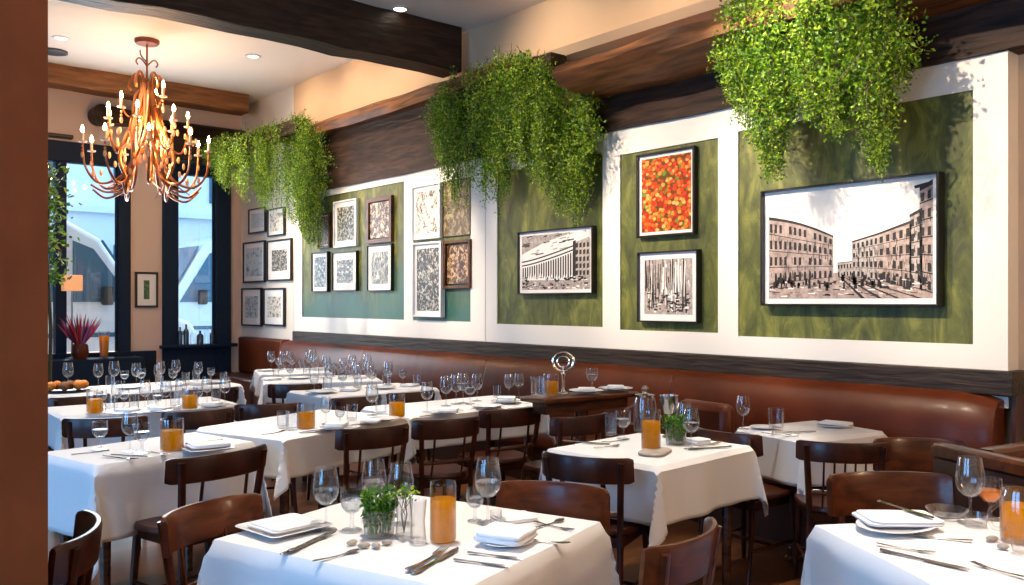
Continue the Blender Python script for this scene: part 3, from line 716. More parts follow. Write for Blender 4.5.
    for k in range(80):
        t = rnd.uniform(0, 6.28); r = rnd.uniform(.12, .58); z = rnd.uniform(-1.64, -1.0)
        if dm is None:
            cr = MB(); cr.ball((0, 0, 0), (.019, .019, .04), 6, 4); dm = cr.build('crystal_drop', 'crystal', root); o = dm
        else: o = dm.copy(); COL.objects.link(o)
        o.location = (r*math.cos(t), r*math.sin(t), z)
    return c
chc = chandelier()
def downlight(x, y, zc, label, i):
    p = P(x, y, zc)
    r = empty('ceiling_downlight', p); tag(r, label, 'ceiling light', 'round recessed ceiling downlights')
    MB().lathe([(.062, -.001), (.095, -.001), (.098, -.008), (.07, -.014), (.062, -.012)], 24).build('trim_ring', 'metal_white', r)
    MB().lathe([(0, -.006), (.062, -.006)], 20).build('lens', 'lens', r)
downlight(400, 8.5, ZC1, 'round downlight in the near ceiling before the dark beam', 0)
downlight(253, 56, ZC2, 'round downlight in the far ceiling near the wall and dark beam', 1)
downlight(61, 38, ZC2, 'round downlight in the far ceiling left of the chandelier', 2)
p = P(54, 51, ZC2); v = MB(); v.lathe([(0, -.001), (.15, -.001), (.15, -.02), (.12, -.03), (0, -.03)], 20)
tag(v.build('ceiling_vent', 'vent', loc=p), 'round dark grille vent in the far ceiling by the pillar', 'vent')
# dark rounded board and valance above the second window
a, b = B(92, 109, YB-.25), B(158, 125, YB-.25)
v = MB(); n = 12; poly = [(a.x+.12+.12*math.cos(t), (a.z+b.z)/2+.13*math.sin(t)) for t in [math.pi/2+math.pi*i/n for i in range(n+1)]] + [(b.x, b.z), (b.x, a.z)]
vs = [(x, YB-.30, z) for x, z in poly]+[(x, YB-.02, z) for x, z in poly]; k = len(poly)
v.add(vs, [tuple(range(k))[::-1], tuple(range(k, 2*k))]+[(i, (i+1) % k, k+(i+1) % k, k+i) for i in range(k)])
tag(v.build('awning_box', 'beam'), 'dark rounded awning box on the wall between the two windows', 'awning box')
a, b = B(158, 116, YB-.3), B(232, 166, YB-.3)
v = MB(); vs = []; n = 14
for i in range(n+1):
    t = math.pi/2*i/n; vs.append((YB-.02-.36*math.sin(t)**.8, b.z+(a.z-b.z)*math.cos(t)**.7 if i < n else b.z))
m = MB(); pr = [(YB-.01, a.z)]+vs+[(YB-.01, b.z)]; k = len(pr)
m.add([(a.x, y, z) for y, z in pr]+[(XB-.02, y, z) for y, z in pr], [tuple(range(k)), tuple(range(k, 2*k))[::-1]]+[(i, k+i, k+(i+1) % k, (i+1) % k) for i in range(k)])
tag(m.build('window_valance', 'beam'), 'dark curved valance over the top of the second window', 'valance')
v = MB(); a = B(44, 133, YB-.1); v.bb((a.x, YB-.14, a.z-.04), (B(73, 137, YB-.1).x, YB-.01, a.z+.01)); tag(v.build('curtain_rail', 'black', bevel=.01), 'short black rail on the wall above the first window', 'rail')
# ------------------------------------------------------------------ street outside
struct(MB().bb((-16, YB+.3, -.1), (16, 30, -.02)).build('ground_street', 'asphalt'))
fa = MB(); fa.bb((-16, 21, 0), (16, 21.4, 9))
fo = struct(fa.build('wall_facade', 'facade'))
fm = MB()
for i in range(14):
    for j in range(3): fm.bb((-14+i*2.2, 20.95, 1+j*2.9), (-13+i*2.2, 21, 2.8+j*2.9))
fm.build('facade_window', 'van_glass', fo)
fl = MB()
for z in (.8, 3.5, 6.4): fl.bb((-16, 20.85, z), (16, 21, z+.15))
fl.build('facade_ledge', 'facade', fo)
def van(x, y, label, flip=1, hgt=2.75):
    r = empty('parked_van', (x, y, 0)); r.scale = (flip, 1, 1); tag(r, label, 'van')
    pr = [(-2.5, .45), (-2.5, 1.3), (-2.35, hgt-.2), (-2.1, hgt), (.5, hgt), (.95, hgt-.25), (1.65, 1.45), (2.4, 1.15), (2.55, .85), (2.55, .45)]
    m = MB(); k = len(pr); m.add([(a_, -.95, z) for a_, z in pr]+[(a_, .95, z) for a_, z in pr], [tuple(range(k)), tuple(range(k, 2*k))[::-1]]+[(i, k+i, k+(i+1) % k, (i+1) % k) for i in range(k)])
    m.build('body', 'van', r, bevel=.08)
    for poly in ([(.55, hgt-.3), (.85, hgt-.42), (1.45, 1.5), (.55, 1.5)], [(-.9, hgt-.3), (.4, hgt-.3), (.4, 1.5), (-.9, 1.5)], [(-2.2, hgt-.35), (-1.05, hgt-.3), (-1.05, 1.5), (-2.3, 1.5)]):
        w = MB(); k = len(poly); w.add([(a_, -.965, z) for a_, z in poly]+[(a_, -.94, z) for a_, z in poly], [tuple(range(k))[::-1], tuple(range(k, 2*k))]+[(i, (i+1) % k, k+(i+1) % k, k+i) for i in range(k)]); w.build('side_window', 'van_glass', r)
    w = MB(); w.add([(1.0, -.8, hgt-.28), (1.0, .8, hgt-.28), (1.64, .8, 1.5), (1.64, -.8, 1.5), (1.03, -.8, hgt-.26), (1.03, .8, hgt-.26), (1.68, .8, 1.5), (1.68, -.8, 1.5)], [(0, 1, 2, 3), (4, 7, 6, 5), (0, 4, 5, 1), (2, 6, 7, 3), (0, 3, 7, 4), (1, 5, 6, 2)]); w.build('windscreen', 'van_glass', r)
    for wx in (-1.55, 1.6):
        for wy in (-.9, .9):
            t = MB(); t.tube([(wx, wy-.1, .36), (wx, wy+.1, .36)], .36, 20); t.build('wheel', 'tyre', r)
    mi = MB(); mi.bb((.95, -1.15, 1.45), (1.10, -.97, 1.75)); mi.build('wing_mirror', 'tyre', r, bevel=.03)
    tr = MB(); tr.bb((-2.5, -.97, .95), (2.3, -.95, 1.02)); tr.build('side_strip', 'van_glass', r)
van(2.9, 15.6, 'white van parked outside, seen through the window beside the pillar')
van(7.5, 18.4, 'white van parked outside, seen through the window by the recess', -1, 2.9)
# ------------------------------------------------------------------ tables
ZT = .75
ZI = .757
TABLES = {}
def cloth_mesh(w, l, d, seed, amp=.014):
    rnd = random.Random(seed); m = MB(); Rr = .022
    def axis(half):
        inner = [i/8*half for i in range(-8, 9)]
        out = [half + d*(j/12)**.85 for j in range(1, 13)]
        return [-o for o in out[::-1]] + inner + out
    us, vs_ = axis(w/2), axis(l/2); grid = []
    ph = [rnd.uniform(0, 6.28) for _ in range(6)]
    def bend(s):
        q = Rr*math.pi/2
        if s < q: return Rr*math.sin(s/Rr), Rr*(1-math.cos(s/Rr))
        return Rr, Rr + (s-q)
    for u in us:
        for v in vs_:
            a = max(0, abs(u)-w/2); b = max(0, abs(v)-l/2); su = 1 if u > 0 else -1; sv = 1 if v > 0 else -1
            x = max(-w/2, min(w/2, u)); y = max(-l/2, min(l/2, v)); z = 0
            if a > 0 or b > 0:
                r = math.hypot(a, b); th = math.atan2(b, a); o, dn = bend(r); z = -dn
                fl = r/d
                wav = amp*fl*(math.sin((x if b > a else y)*11+ph[0])+.6*math.sin((x if b > a else y)*23+ph[1]))
                o2 = o + .02*r*fl + wav
                dx, dy = math.cos(th)*su, math.sin(th)*sv
                fold = math.sin(2*th)
                ripple = .03*math.sin(th*8+ph[2])*fl*fold
                x += dx*o2 + su*(.12*r*fold + ripple); y += dy*o2 + sv*(.12*r*fold - ripple)
            else: z += .0012*math.sin(u*9+ph[3])*math.sin(v*8+ph[4])
            grid.append((x, y, z))
    nv = len(vs_)
    fs = [(i*nv+j, (i+1)*nv+j, (i+1)*nv+j+1, i*nv+j+1) for i in range(len(us)-1) for j in range(nv-1)]
    m.add(grid, fs); return m
def table(key, Fp, Rp, Lp, tlabel, clabel, drop=.3, depth=None, wid=None, cloth=True, bare='table', pedestal=False, ZT=.75):
    f, r_, l = P(*Fp, ZT), P(*Rp, ZT), P(*Lp, ZT)
    u = (r_-f); w = wid or u.length; u.normalize(); vv = Vector((-u.y, u.x, 0))
    if depth is None:
        lv = (l-f); depth = lv.length; lv.normalize(); sg = 1 if lv.dot(vv) > 0 else -1
        ex = math.asin(max(-1, min(1, u.dot(lv))))/2          # square the corner up by turning both sides alike
        u = Matrix.Rotation(-sg*ex*-1, 3, 'Z') @ u if False else (u - lv*math.sin(ex)).normalized(); vv = Vector((-u.y, u.x, 0))
    dl = (l-f).dot(vv); s = 1 if dl > 0 else -1; dep = depth or abs(dl); vv *= s
    c = f + u*w/2 + vv*dep/2; rz = math.atan2(u.y, u.x)
    ext = abs(u.x)*w/2 + abs(vv.x)*dep/2 + (.04 if cloth else .0)
    c.x = min(c.x, 5.03-ext)
    root = empty('dining_table', (c.x, c.y, 0), rz); tag(root, tlabel, 'table', 'dining tables')
    tt = MB(); tt.bb((-w/2, -dep/2, ZT-.035), (w/2, dep/2, ZT-.002)); tt.build('table_top', bare, root, bevel=.008)
    ap = MB(); ap.bb((-w/2+.06, -dep/2+.06, ZT-.11), (w/2-.06, dep/2-.06, ZT-.035)); ap.build('apron', 'table', root)
    if pedestal:
        MB().lathe([(.03, .03), (.032, .5), (.05, ZT-.1)], 12).build('pedestal', 'table', root)
        ft = MB(); ft.bb((-w*.3, -.03, 0), (w*.3, .03, .035)); ft.bb((-.03, -dep*.3, 0), (.03, dep*.3, .035)); ft.build('foot', 'table', root, bevel=.01)
    else:
      for a in (-1, 1):
        for b in (-1, 1):
            MB().tube([(a*(w/2-.08), b*(dep/2-.08), ZT-.1), (a*(w/2-.085), b*(dep/2-.085), 0)], [.03, .022], 8).build('leg', 'table', root)
    if cloth:
        cl = cloth_mesh(w, dep, drop, key).build('tablecloth', 'cloth', loc=(c.x, c.y, ZT+.001), rz=rz); tag(cl, clabel, 'tablecloth', 'white tablecloths')
        b = cl.modifiers.new('thick', 'SOLIDIFY'); b.thickness = .003; b.offset = 1
    c.z = ZT
    TABLES[key] = (c, u, vv, w, dep, s)
    return root
def tuv(key, a, b):  # a 0..1 along the front edge, b 0..1 away from the front
    c, u, vv, w, dep, s = TABLES[key]
    p = c + u*w*(a-.5) + vv*dep*(b-.5); return Vector((p.x, p.y, c.z+(ZI-.75)))
# --- pieces of tableware (first of each kind is the source of the copies)
USED = set()
def proto(name): return empty(name, (0, 0, 0))
PROTO = {}
def mk_wine():
    r = proto('wine_glass')
    MB().lathe([(.004, .082), (.018, .086), (.034, .102), (.041, .122), (.042, .145), (.037, .178), (.0325, .205), (.0318, .205), (.036, .178), (.0405, .145), (.039, .123), (.032, .104), (.016, .0885), (.001, .086)], 24).build('bowl', 'glass', r)
    MB().lathe([(.0365, 0), (.036, .002), (.012, .006), (.0045, .014), (.0036, .05), (.0045, .080), (.008, .085)], 18, cap0=True).build('stem', 'glass', r)
    return r
def mk_wine_water():
    r = mk_wine(); MB().lathe([(0, .0895), (.0155, .0900), (.0315, .1050), (.0383, .1240), (.0392, .134), (0, .134)], 20).build('water', 'water', r); return r
def mk_goblet():
    r = proto('water_goblet')
    MB().lathe([(.004, .055), (.02, .060), (.034, .078), (.038, .10), (.036, .14), (.0352, .14), (.0372, .10), (.033, .079), (.018, .062), (.001, .059)], 22).build('bowl', 'glass', r)
    MB().lathe([(.033, 0), (.032, .003), (.010, .008), (.006, .02), (.006, .05), (.01, .057)], 16, cap0=True).build('stem', 'glass', r)
    MB().lathe([(0, .063), (.018, .0635), (.0325, .080), (.0368, .1), (0, .1)], 18).build('water', 'water', r)
    return r
def mk_tumbler():
    m = MB(); m.lathe([(0, 0), (.030, 0), (.032, .006), (.036, .10), (.0348, .10), (.0308, .012), (0, .010)], 22); return m.build('tumbler', 'glass')
def mk_juice(w=.04, h=.18, lvl=.13):
    r = proto('juice_glass')
    MB().lathe([(0, 0), (w*.92, 0), (w, .008), (w, h*.93), (w*.97, h), (w*.94, h), (w*.965, h*.93), (w*.965, .008)], 26).build('glass', 'glass', r)
    MB().lathe([(0, .004), (w*.90, .004), (w*.955, .012), (w*.955, lvl), (0, lvl)], 26).build('juice', 'juice', r)
    return r
def mk_jar():
    r = mk_juice(.052, .145, .092); r.name = 'juice_glass'; return r
def rounded(w, l, rad, n=5):
    pts = []
    for cx_, cy_, a0 in ((w/2-rad, l/2-rad, 0), (-w/2+rad, l/2-rad, 90), (-w/2+rad, -l/2+rad, 180), (w/2-rad, -l/2+rad, 270)):
        for i in range(n+1): t = R(a0+90*i/n); pts.append((cx_+rad*math.cos(t), cy_+rad*math.sin(t)))
    return pts
def mk_square_plate():
    m = MB(); levels = [(.13, .0), (.16, .004), (.205, .014), (.20, .016), (.155, .008), (.01, .007)]; n = None; vs = []; fs = []
    for s, z in levels:
        p = rounded(s, s, s*.10); n = len(p); vs += [(x, y, z) for x, y in p]
    for i in range(len(levels)-1):
        for j in range(n): fs.append((i*n+j, i*n+(j+1) % n, (i+1)*n+(j+1) % n, (i+1)*n+j))
    fs += [tuple(range(n))[::-1], tuple((len(levels)-1)*n+j for j in range(n))]
    m.add(vs, fs); return m.build('square_plate', 'china')
def mk_plate():
    m = MB(); m.lathe([(0, 0), (.06, 0), (.075, .004), (.118, .016), (.12, .018), (.116, .019), (.074, .008), (0, .007)], 32); return m.build('round_plate', 'china')
def mk_napkin(w=.16, l=.15, h=.028):
    m = MB(); n = 10
    # two soft layers, slightly offset, sagging towards the hem
    for k in range(2):
        z0 = h*k/2; p = rounded(w-.008*k, l-.006*k, .018, 3); c = len(p); vs = []
        rings = [(.97, .0), (1.0, .25), (1.0, .7), (.96, .98), (.6, 1.12), (.1, 1.15)]
        for s, t in rings: vs += [(x*s+.004*k, y*s-.003*k, z0+h/2*t+.0025*math.sin(x*60+k)*(t > .5)) for x, y in p]
        fs = [tuple(range(c))[::-1], tuple((len(rings)-1)*c+j for j in range(c))]
        for i in range(len(rings)-1):
            for j in range(c): fs.append((i*c+j, i*c+(j+1) % c, (i+1)*c+(j+1) % c, (i+1)*c+j))
        m.add(vs, fs)
    return m.build('folded_napkin', 'linen')
def flat_shape(m, prof, th=.003, bow=.006, L=1):
    """prof: (t along x, half width); lens section"""
    vs = []; fs = []
    for t, hw in prof:
        z = bow*(1-math.sin(math.pi*min(1, max(0, (t+.1)/.2))))
        vs += [(t, -hw, z+th*.35), (t, 0, z+th), (t, hw, z+th*.35), (t, 0, z)]
    for i in range(len(prof)-1):
        for j in range(4): fs.append((i*4+j, i*4+(j+1) % 4, (i+1)*4+(j+1) % 4, (i+1)*4+j))
    fs += [(0, 1, 2, 3), tuple((len(prof)-1)*4+j for j in (3, 2, 1, 0))]
    m.add(vs, fs)
HANDLE = [(-.115, .003), (-.112, .009), (-.10, .0105), (-.05, .0065), (0, .0045), (.02, .0045)]
def mk_knife():
    m = MB(); flat_shape(m, HANDLE[:-1]+[(.005, .006), (.01, .010), (.06, .011), (.10, .009), (.118, .003)], .006, .001); return m.build('table_knife', 'steel')
def mk_spoon():
    m = MB(); flat_shape(m, HANDLE+[(.04, .006), (.055, .014), (.075, .020), (.095, .016), (.105, .004)], .005); return m.build('table_spoon', 'steel')
def mk_fork():
    m = MB(); flat_shape(m, HANDLE+[(.035, .006), (.045, .012), (.06, .013)], .005)
    for k in range(4): flat_shape(m, [(.058, .0022), (.09, .002), (.105, .0008)], .003); m.v[-12:] = [(x, y-.0099+.0066*k, z) for x, y, z in m.v[-12:]]
    return m.build('table_fork', 'steel')
MK = dict(wine=mk_wine, wine_water=mk_wine_water, goblet=mk_goblet, tumbler=mk_tumbler, juice=mk_juice, jar=mk_jar, square_plate=mk_square_plate,
          plate=mk_plate, napkin=mk_napkin, knife=mk_knife, spoon=mk_spoon, fork=mk_fork)
WORD = dict(wine=('clear wine glass', 'wine glass', 'glass', 'wine glasses'), wine_water=('half full wine glass', 'filled wine glass', 'glass', 'wine glasses'), goblet=('short stemmed water goblet', 'goblet', 'glass', 'water goblets'),
            tumbler=('clear straight tumbler', 'tumbler', 'glass', 'tumblers'), juice=('tall glass of orange juice', 'juice glass', 'glass', 'orange juice glasses'),
            jar=('squat glass of orange juice', 'juice glass', 'glass', 'orange juice glasses'), square_plate=('square white plate', 'square plate', 'plate', 'plates'),
            plate=('round white plate', 'plate', 'plate', 'plates'), napkin=('folded white napkin', 'napkin', 'napkin', 'folded napkins'),
            knife=('steel table knife', 'knife', 'knife', 'knives'), spoon=('steel table spoon', 'spoon', 'spoon', 'spoons'), fork=('steel table fork', 'fork', 'fork', 'forks'))
TW = []     # (kind, table key, object, own label)
def put(kind, key, p, rot=0, label=None, s=1.0, dz=0):
    if kind not in PROTO: o = PROTO[kind] = MK[kind]()
    else: o = copy_tree(PROTO[kind])
    o.location = (p[0], p[1], TABLES[key][0].z + ZI - ZT + dz); o.rotation_euler = (0, 0, rot)
    o.scale = (s, s, s) if not isinstance(s, tuple) else s
    TW.append((kind, key, o, label)); return o
def pp_(x, y): q = P(x, y, ZI); return q
def angpix(a, b):
    p, q = pp_(*a), pp_(*b); return math.atan2(q.y-p.y, q.x-p.x)
def cutlery(kind, key, a, b, label=None, dz=0):
    p, q = pp_(*a), pp_(*b); c = (p+q)/2; L0 = (q-p).length
    return put(kind, key, c, math.atan2(q.y-p.y, q.x-p.x), label, max(.75, min(1.15, L0/.22)), dz)
# --- tables (front corner, right end of front edge, left corner)
TD = dict(front='the front table', pitcher='the corner table', herb='the herb table', street='the street picture table',
          pillar='the table beside the pillar', row='the middle row table', row_end='the columned picture table', twin='the two juice table',
          win='the window pier table', tray='the fruit tray table', corner='the far corner table', mid='the table before the corner', bar='the tower sketch table', bare='the bare wooden table')
table('front', (461, 592), (613, 525), (200, 545), 'front dining table with the herb pot and tall juice glass', 'white cloth on the front table with the herb pot', .38)
table('pitcher', (816, 526), (927, 583), (1031, 517), 'corner dining table with the orange pitcher beside the curved booth', 'white cloth on the corner table with the orange pitcher', .38, wid=.85, depth=.8)
table('herb', (657, 467), (755, 447), (545, 450), 'dining table with the silver goblet and herb bunch', 'white cloth on the table with the silver goblet and herbs', .28)
table('street', (804, 439.5), (868, 433), (750, 430), 'small banquette table under the big street picture', 'white cloth on the small banquette table under the street picture', .27, depth=.5, wid=.62, pedestal=True)
table('pillar', (97, 466), (248, 441.5), (45, 453), 'dining table beside the brown pillar with one juice glass', 'white cloth on the table beside the brown pillar', .36)
table('row', (284, 437.5), (402, 416.5), (225, 432), 'dining table of the long row with one squat juice glass at its left end', 'white cloth on the left table of the long middle row', .24, depth=.7)
table('row_end', (412, 415.5), (543, 402.5), (380, 409), 'dining table at the end of the middle row under the columned building picture', 'white cloth on the row table under the columned building picture', .24, depth=.6)
table('twin', (63, 416.5), (237, 404), (30, 409), 'dining table carrying two squat juice glasses', 'white cloth on the table carrying two juice glasses', .24, depth=.6)
table('win', (113, 393), (240, 384.5), (90, 388), 'dining table in front of the pier between the windows', 'white cloth on the table in front of the window pier', .24, depth=.7)
table('tray', (-8, 400.5), (97, 393), (-30, 392), 'dining table with the fruit tray near the flowers', 'white cloth on the table with the fruit tray', .24, depth=.7)
table('corner', (262, 374), (330, 372), (250, 370), 'smallest and farthest dining table in the far corner', 'white cloth on the table in the far corner', .2, depth=.6)
table('mid', (266, 383), (380, 380), (250, 378), 'far dining table between the corner table and the nearer rows', 'white cloth on the far table before the corner table', .2, depth=.6)
table('bar', (327, 397), (436, 388), (310, 390), 'far dining table under the tall tower sketch', 'white cloth on the far table under the tower sketch', .2, depth=.6)
table('bare', (545, 399.5), (640, 391.5), (520, 394), 'tall narrow bare wooden console table under the columned building and tomato pictures', '', cloth=False, depth=.27, bare='chair_red', pedestal=True, ZT=.88)
# --- front table setting
put('square_plate', 'front', pp_(284, 530), angpix((250, 540), (320, 524)), 'square white plate under a napkin on the front table, left of the wine glasses', 1.15)
put('napkin', 'front', pp_(284, 530), angpix((250, 540), (320, 524)), 'flat white napkin on the square plate of the front table', (1.15, 1.15, .4), .017)
cutlery('knife', 'front', (282, 555), (324, 536), 'steel knife beside the square plate of the front table')
cutlery('fork', 'front', (290, 553), (334, 533), 'steel fork next to the square plate of the front table')
cutlery('spoon', 'front', (324, 560), (350, 553), 'small spoon alone before the herb pot of the front table')
put('wine_water', 'front', pp_(326, 530), 0, 'wine glass with water beside the square plate of the front table')
put('goblet', 'front', pp_(352, 530), 0, 'short goblet of water left of the herb pot on the front table')
put('wine_water', 'front', pp_(374, 520), 0, 'wine glass with water directly behind the herb pot of the front table')
put('wine', 'front', pp_(401, 524), 0, 'empty wine glass behind the herb pot and clear vases of the front table')
put('juice', 'front', pp_(443, 541), 0, 'tall glass of orange juice on the front table', 1.02)
put('wine_water', 'front', pp_(488, 523), 0, 'wine glass with water before the red brown chair, right of the tall juice', 1.06)
put('goblet', 'front', pp_(475, 521), 0, 'short goblet beside the tall juice glass on the front table', .8)
put('tumbler', 'front', pp_(496, 527), 0, 'tiny clear glass at the foot of the wine glass on the front table', .55)
put('napkin', 'front', pp_(514, 519), angpix((500, 520), (533, 516)), 'thin folded napkin at the back edge of the front table', (.85, .8, .5))
put('plate', 'front', pp_(506, 543), 0, 'round white plate under the thick napkin on the front table', .72)
put('napkin', 'front', pp_(506, 543), angpix((470, 545), (520, 552)), 'thick folded napkin on the plate right of the tall juice glass', (1.0, 1.0, 1.1), .015)
cutlery('knife', 'front', (455, 560), (508, 567), 'steel knife lying before the thick napkin on the front table')
cutlery('knife', 'front', (470, 553), (519, 559), 'steel knife tucked by the edge of the thick napkin on the front table')
cutlery('fork', 'front', (402, 576), (452, 545), 'steel fork pointing to the tall juice glass, outer of the pair')
cutlery('knife', 'front', (412, 575), (458, 549), 'steel knife pointing to the tall juice glass, inner of the pair')
cutlery('fork', 'front', (540, 524), (569, 530), 'steel fork lying at the far right end of the front table')
cutlery('spoon', 'front', (538, 528), (560, 521), 'steel spoon crossing the fork at the far right end of the front table')
cutlery('spoon', 'front', (536, 541), (556, 543), 'small spoon right of the thick napkin on the front table')
# herb pot, vases, pebbles
def herb_pot(key, p, s, label, rad=.05, n=420, ht=.1, stemless=False):
    r = empty('herb_pot', (p.x, p.y, ZI)); tag(r, label, 'plant', 'potted herbs on the tables'); r.scale = (s, s, s)
    MB().lathe([(0, 0), (rad*.82, 0), (rad*.9, .006), (rad, .085), (rad*.96, .085), (rad*.86, .008), (0, .008)], 22).build('pot', 'glass', r)
    rnd = random.Random(label); st = MB(); lf = MB()
    for i in range(70):
        t = rnd.uniform(0, 6.28); q = rad*.75*math.sqrt(rnd.random()); l = ht*rnd.uniform(.6, 1.15)+.05
        b_ = Vector((q*math.cos(t), q*math.sin(t), .012)); tp = Vector((q*1.5*math.cos(t)+rnd.gauss(0, .008), q*1.5*math.sin(t)+rnd.gauss(0, .008), .012+l))
        st.tube([b_, b_.lerp(tp, .5)+Vector((0, 0, .008)), tp], .0013, 4, False)
        for k in range(n//70+3):
            f = rnd.uniform(.25, 1.02); c = b_.lerp(tp, f); d = Vector((rnd.gauss(0, 1), rnd.gauss(0, 1), rnd.gauss(.5, .7))).normalized(); u = d.orthogonal().normalized(); u.rotate(Matrix.Rotation(rnd.uniform(0, 6.28), 3, d)); l2 = rnd.uniform(.010, .021)
            lf.add([c, c+d*l2*.5+u*l2*.3, c+d*l2, c+d*l2*.5-u*l2*.3], [(0, 1, 2), (0, 2, 3)])
    st.build('stem', 'herb', r); lf.build('foliage', 'herb', r, smooth=False); return r
herb_pot('front', pp_(379, 536), 1.0, 'bushy green herbs in a glass pot on the front table', .052, 900, .085)
def vase(p, label, h=.12, w=.028, sprig=True, seed=1):
    r = empty('bud_vase', (p.x, p.y, ZI)); tag(r, label, 'vase', 'clear vases on the front table')
    MB().lathe([(0, 0), (w*.9, 0), (w, .006), (w*.8, h*.5), (w*1.05, h), (w*1.0, h), (w*.75, h*.5), (w*.9, .01), (0, .01)], 20).build('glass', 'glass', r)
    if sprig:
        st = MB(); lf = MB(); rnd = random.Random(seed)
        for i in range(7):
            t = rnd.uniform(0, 6.28); tp = Vector((.03*math.cos(t), .03*math.sin(t), h+.01+rnd.random()*.025)); st.tube([(0, 0, .012), (.01*math.cos(t+2), .01*math.sin(t+2), h*.6), tp], .0014, 4, False)
            for k in range(12):
                c = tp+Vector((rnd.gauss(0, .01), rnd.gauss(0, .01), rnd.gauss(-.006, .01))); d = Vector((rnd.gauss(0, 1), rnd.gauss(0, 1), rnd.gauss(.3, .7))).normalized(); u = d.orthogonal(); lf.add([c, c+d*.007+u*.004, c+d*.014, c+d*.007-u*.004], [(0, 1, 2), (0, 2, 3)])
        st.build('stem', 'stem', r); lf.build('foliage', 'leaf', r, smooth=False)
vase(pp_(404, 537), 'clear vase with a leafy sprig beside the herb pot of the front table')
vase(pp_(418, 542), 'clear empty vase standing left of the tall juice glass', .13, .026, False)
def pebbles(spots, where, s=1):
    for i, (x, y) in enumerate(spots):
        p = pp_(x, y); rnd = random.Random(x); m = MB(); a_, b_ = rnd.uniform(.014, .022)*s, rnd.uniform(.010, .015)*s; m.ball((0, 0, .008*s), (a_, b_, .009*s), 10, 6)
        q = m.build('pebble', 'stone', loc=(p.x, p.y, ZI), rz=rnd.uniform(0, 3)); tag(q, '%s tan pebble %s' % (['first', 'second', 'third', 'fourth', 'fifth'][i], where), 'pebble', 'pebbles on the tables')
pebbles([(352, 545), (364, 548), (376, 548), (387, 545)], 'counting from the plate side, before the front herb pot')
# --- corner table with pitcher
put('plate', 'pitcher', pp_(897, 528), 0, 'oval white plate under a napkin beside the glass bowl of the corner table', (1.35, .95, 1))
put('napkin', 'pitcher', pp_(897, 526), angpix((840, 524), (950, 524)), 'wide white napkin on the oval plate of the corner table', (1.55, 1.15, .7), .018)
cutlery('knife', 'pitcher', (880, 514), (932, 531), 'steel knife lying across the oval plate napkin of the corner table', .041)
cutlery('knife', 'pitcher', (882, 551), (966, 570), 'long steel knife before the oval plate of the corner table')
cutlery('fork', 'pitcher', (884, 546), (930, 553), 'steel fork between plate and long knife on the corner table')
cutlery('spoon', 'pitcher', (962, 541), (922, 537), 'steel spoon close to the oval plate edge of the corner table')
cutlery('fork', 'pitcher', (1022, 578), (974, 564), 'steel fork before the orange pitcher of the corner table')
put('wine', 'pitcher', pp_(970, 523), 0, 'empty wine glass on the corner table beside the glass bowl', 1.08)
q = put('goblet', 'pitcher', pp_(990, 519), 0, 'short goblet of amber drink behind the orange pitcher'); 
for ch in list(q.children):
    if ch.name.startswith('water'):
        ch.data = ch.data.copy(); ch.data.materials[0] = MT['amber']
put('tumbler', 'pitcher', pp_(1012, 519), 0, 'clear tumbler standing behind the orange pitcher', 1.1)
put('tumbler', 'pitcher', pp_(976, 527), 0, 'low clear glass at the foot of the corner table wine glass', (1, 1, .45))
def bowl(p, label):
    m = MB(); m.lathe([(0, 0), (.03, 0), (.05, .015), (.068, .04), (.065, .041), (.046, .018), (0, .008)], 24); tag(m.build('glass_bowl', 'glass', loc=(p.x, p.y, ZI)), label, 'bowl')
bowl(pp_(947, 520), 'shallow clear glass bowl beside the oval plate on the corner table')
def pitcher(p, label, s=1, w=.062, h=.165, lvl=.115, mat='juice', lid=False, rot=0):
    r = empty('juice_pitcher', (p.x, p.y, ZI), rot); r.scale = (s, s, s); tag(r, label, 'pitcher')
    MB().lathe([(0, 0), (w*.93, 0), (w, .01), (w, h*.8), (w*.86, h), (w*.82, h), (w*.96, h*.8), (w*.96, .012), (0, .01)], 28).build('jug', 'glass', r)
    MB().lathe([(0, .012), (w*.9, .012), (w*.95, .02), (w*.95, lvl), (0, lvl)], 28).build('juice', mat, r)
    MB().tube(spline([(w, 0, h*.25), (w+.04, 0, h*.3), (w+.05, 0, h*.6), (w*.95, 0, h*.8)], 6), .007, 8).build('handle', 'glass', r)
    if lid:
        MB().lathe([(0, h+.002), (w*.9, h+.002), (w*.92, h+.014), (w*.3, h+.02), (.014, h+.03), (.022, h+.045), (.012, h+.062), (0, h+.064)], 22).build('lid', 'pewter', r)
pitcher(pp_(1021, 541), 'squat pitcher of orange juice on the corner table', 1.0, .058, .16, .112, rot=2.6)
m = MB(); p = pp_(1019, 553); m.lathe([(0, 0), (.018, 0), (.024, .045), (.022, .045), (.017, .006), (0, .005)], 9); tag(m.build('votive_cup', 'glass', loc=(p.x, p.y, ZI)), 'small faceted glass votive cup before the orange pitcher', 'cup')
pebbles([(992, 541), (1003, 549)], 'from the wine glass, beside the orange pitcher')
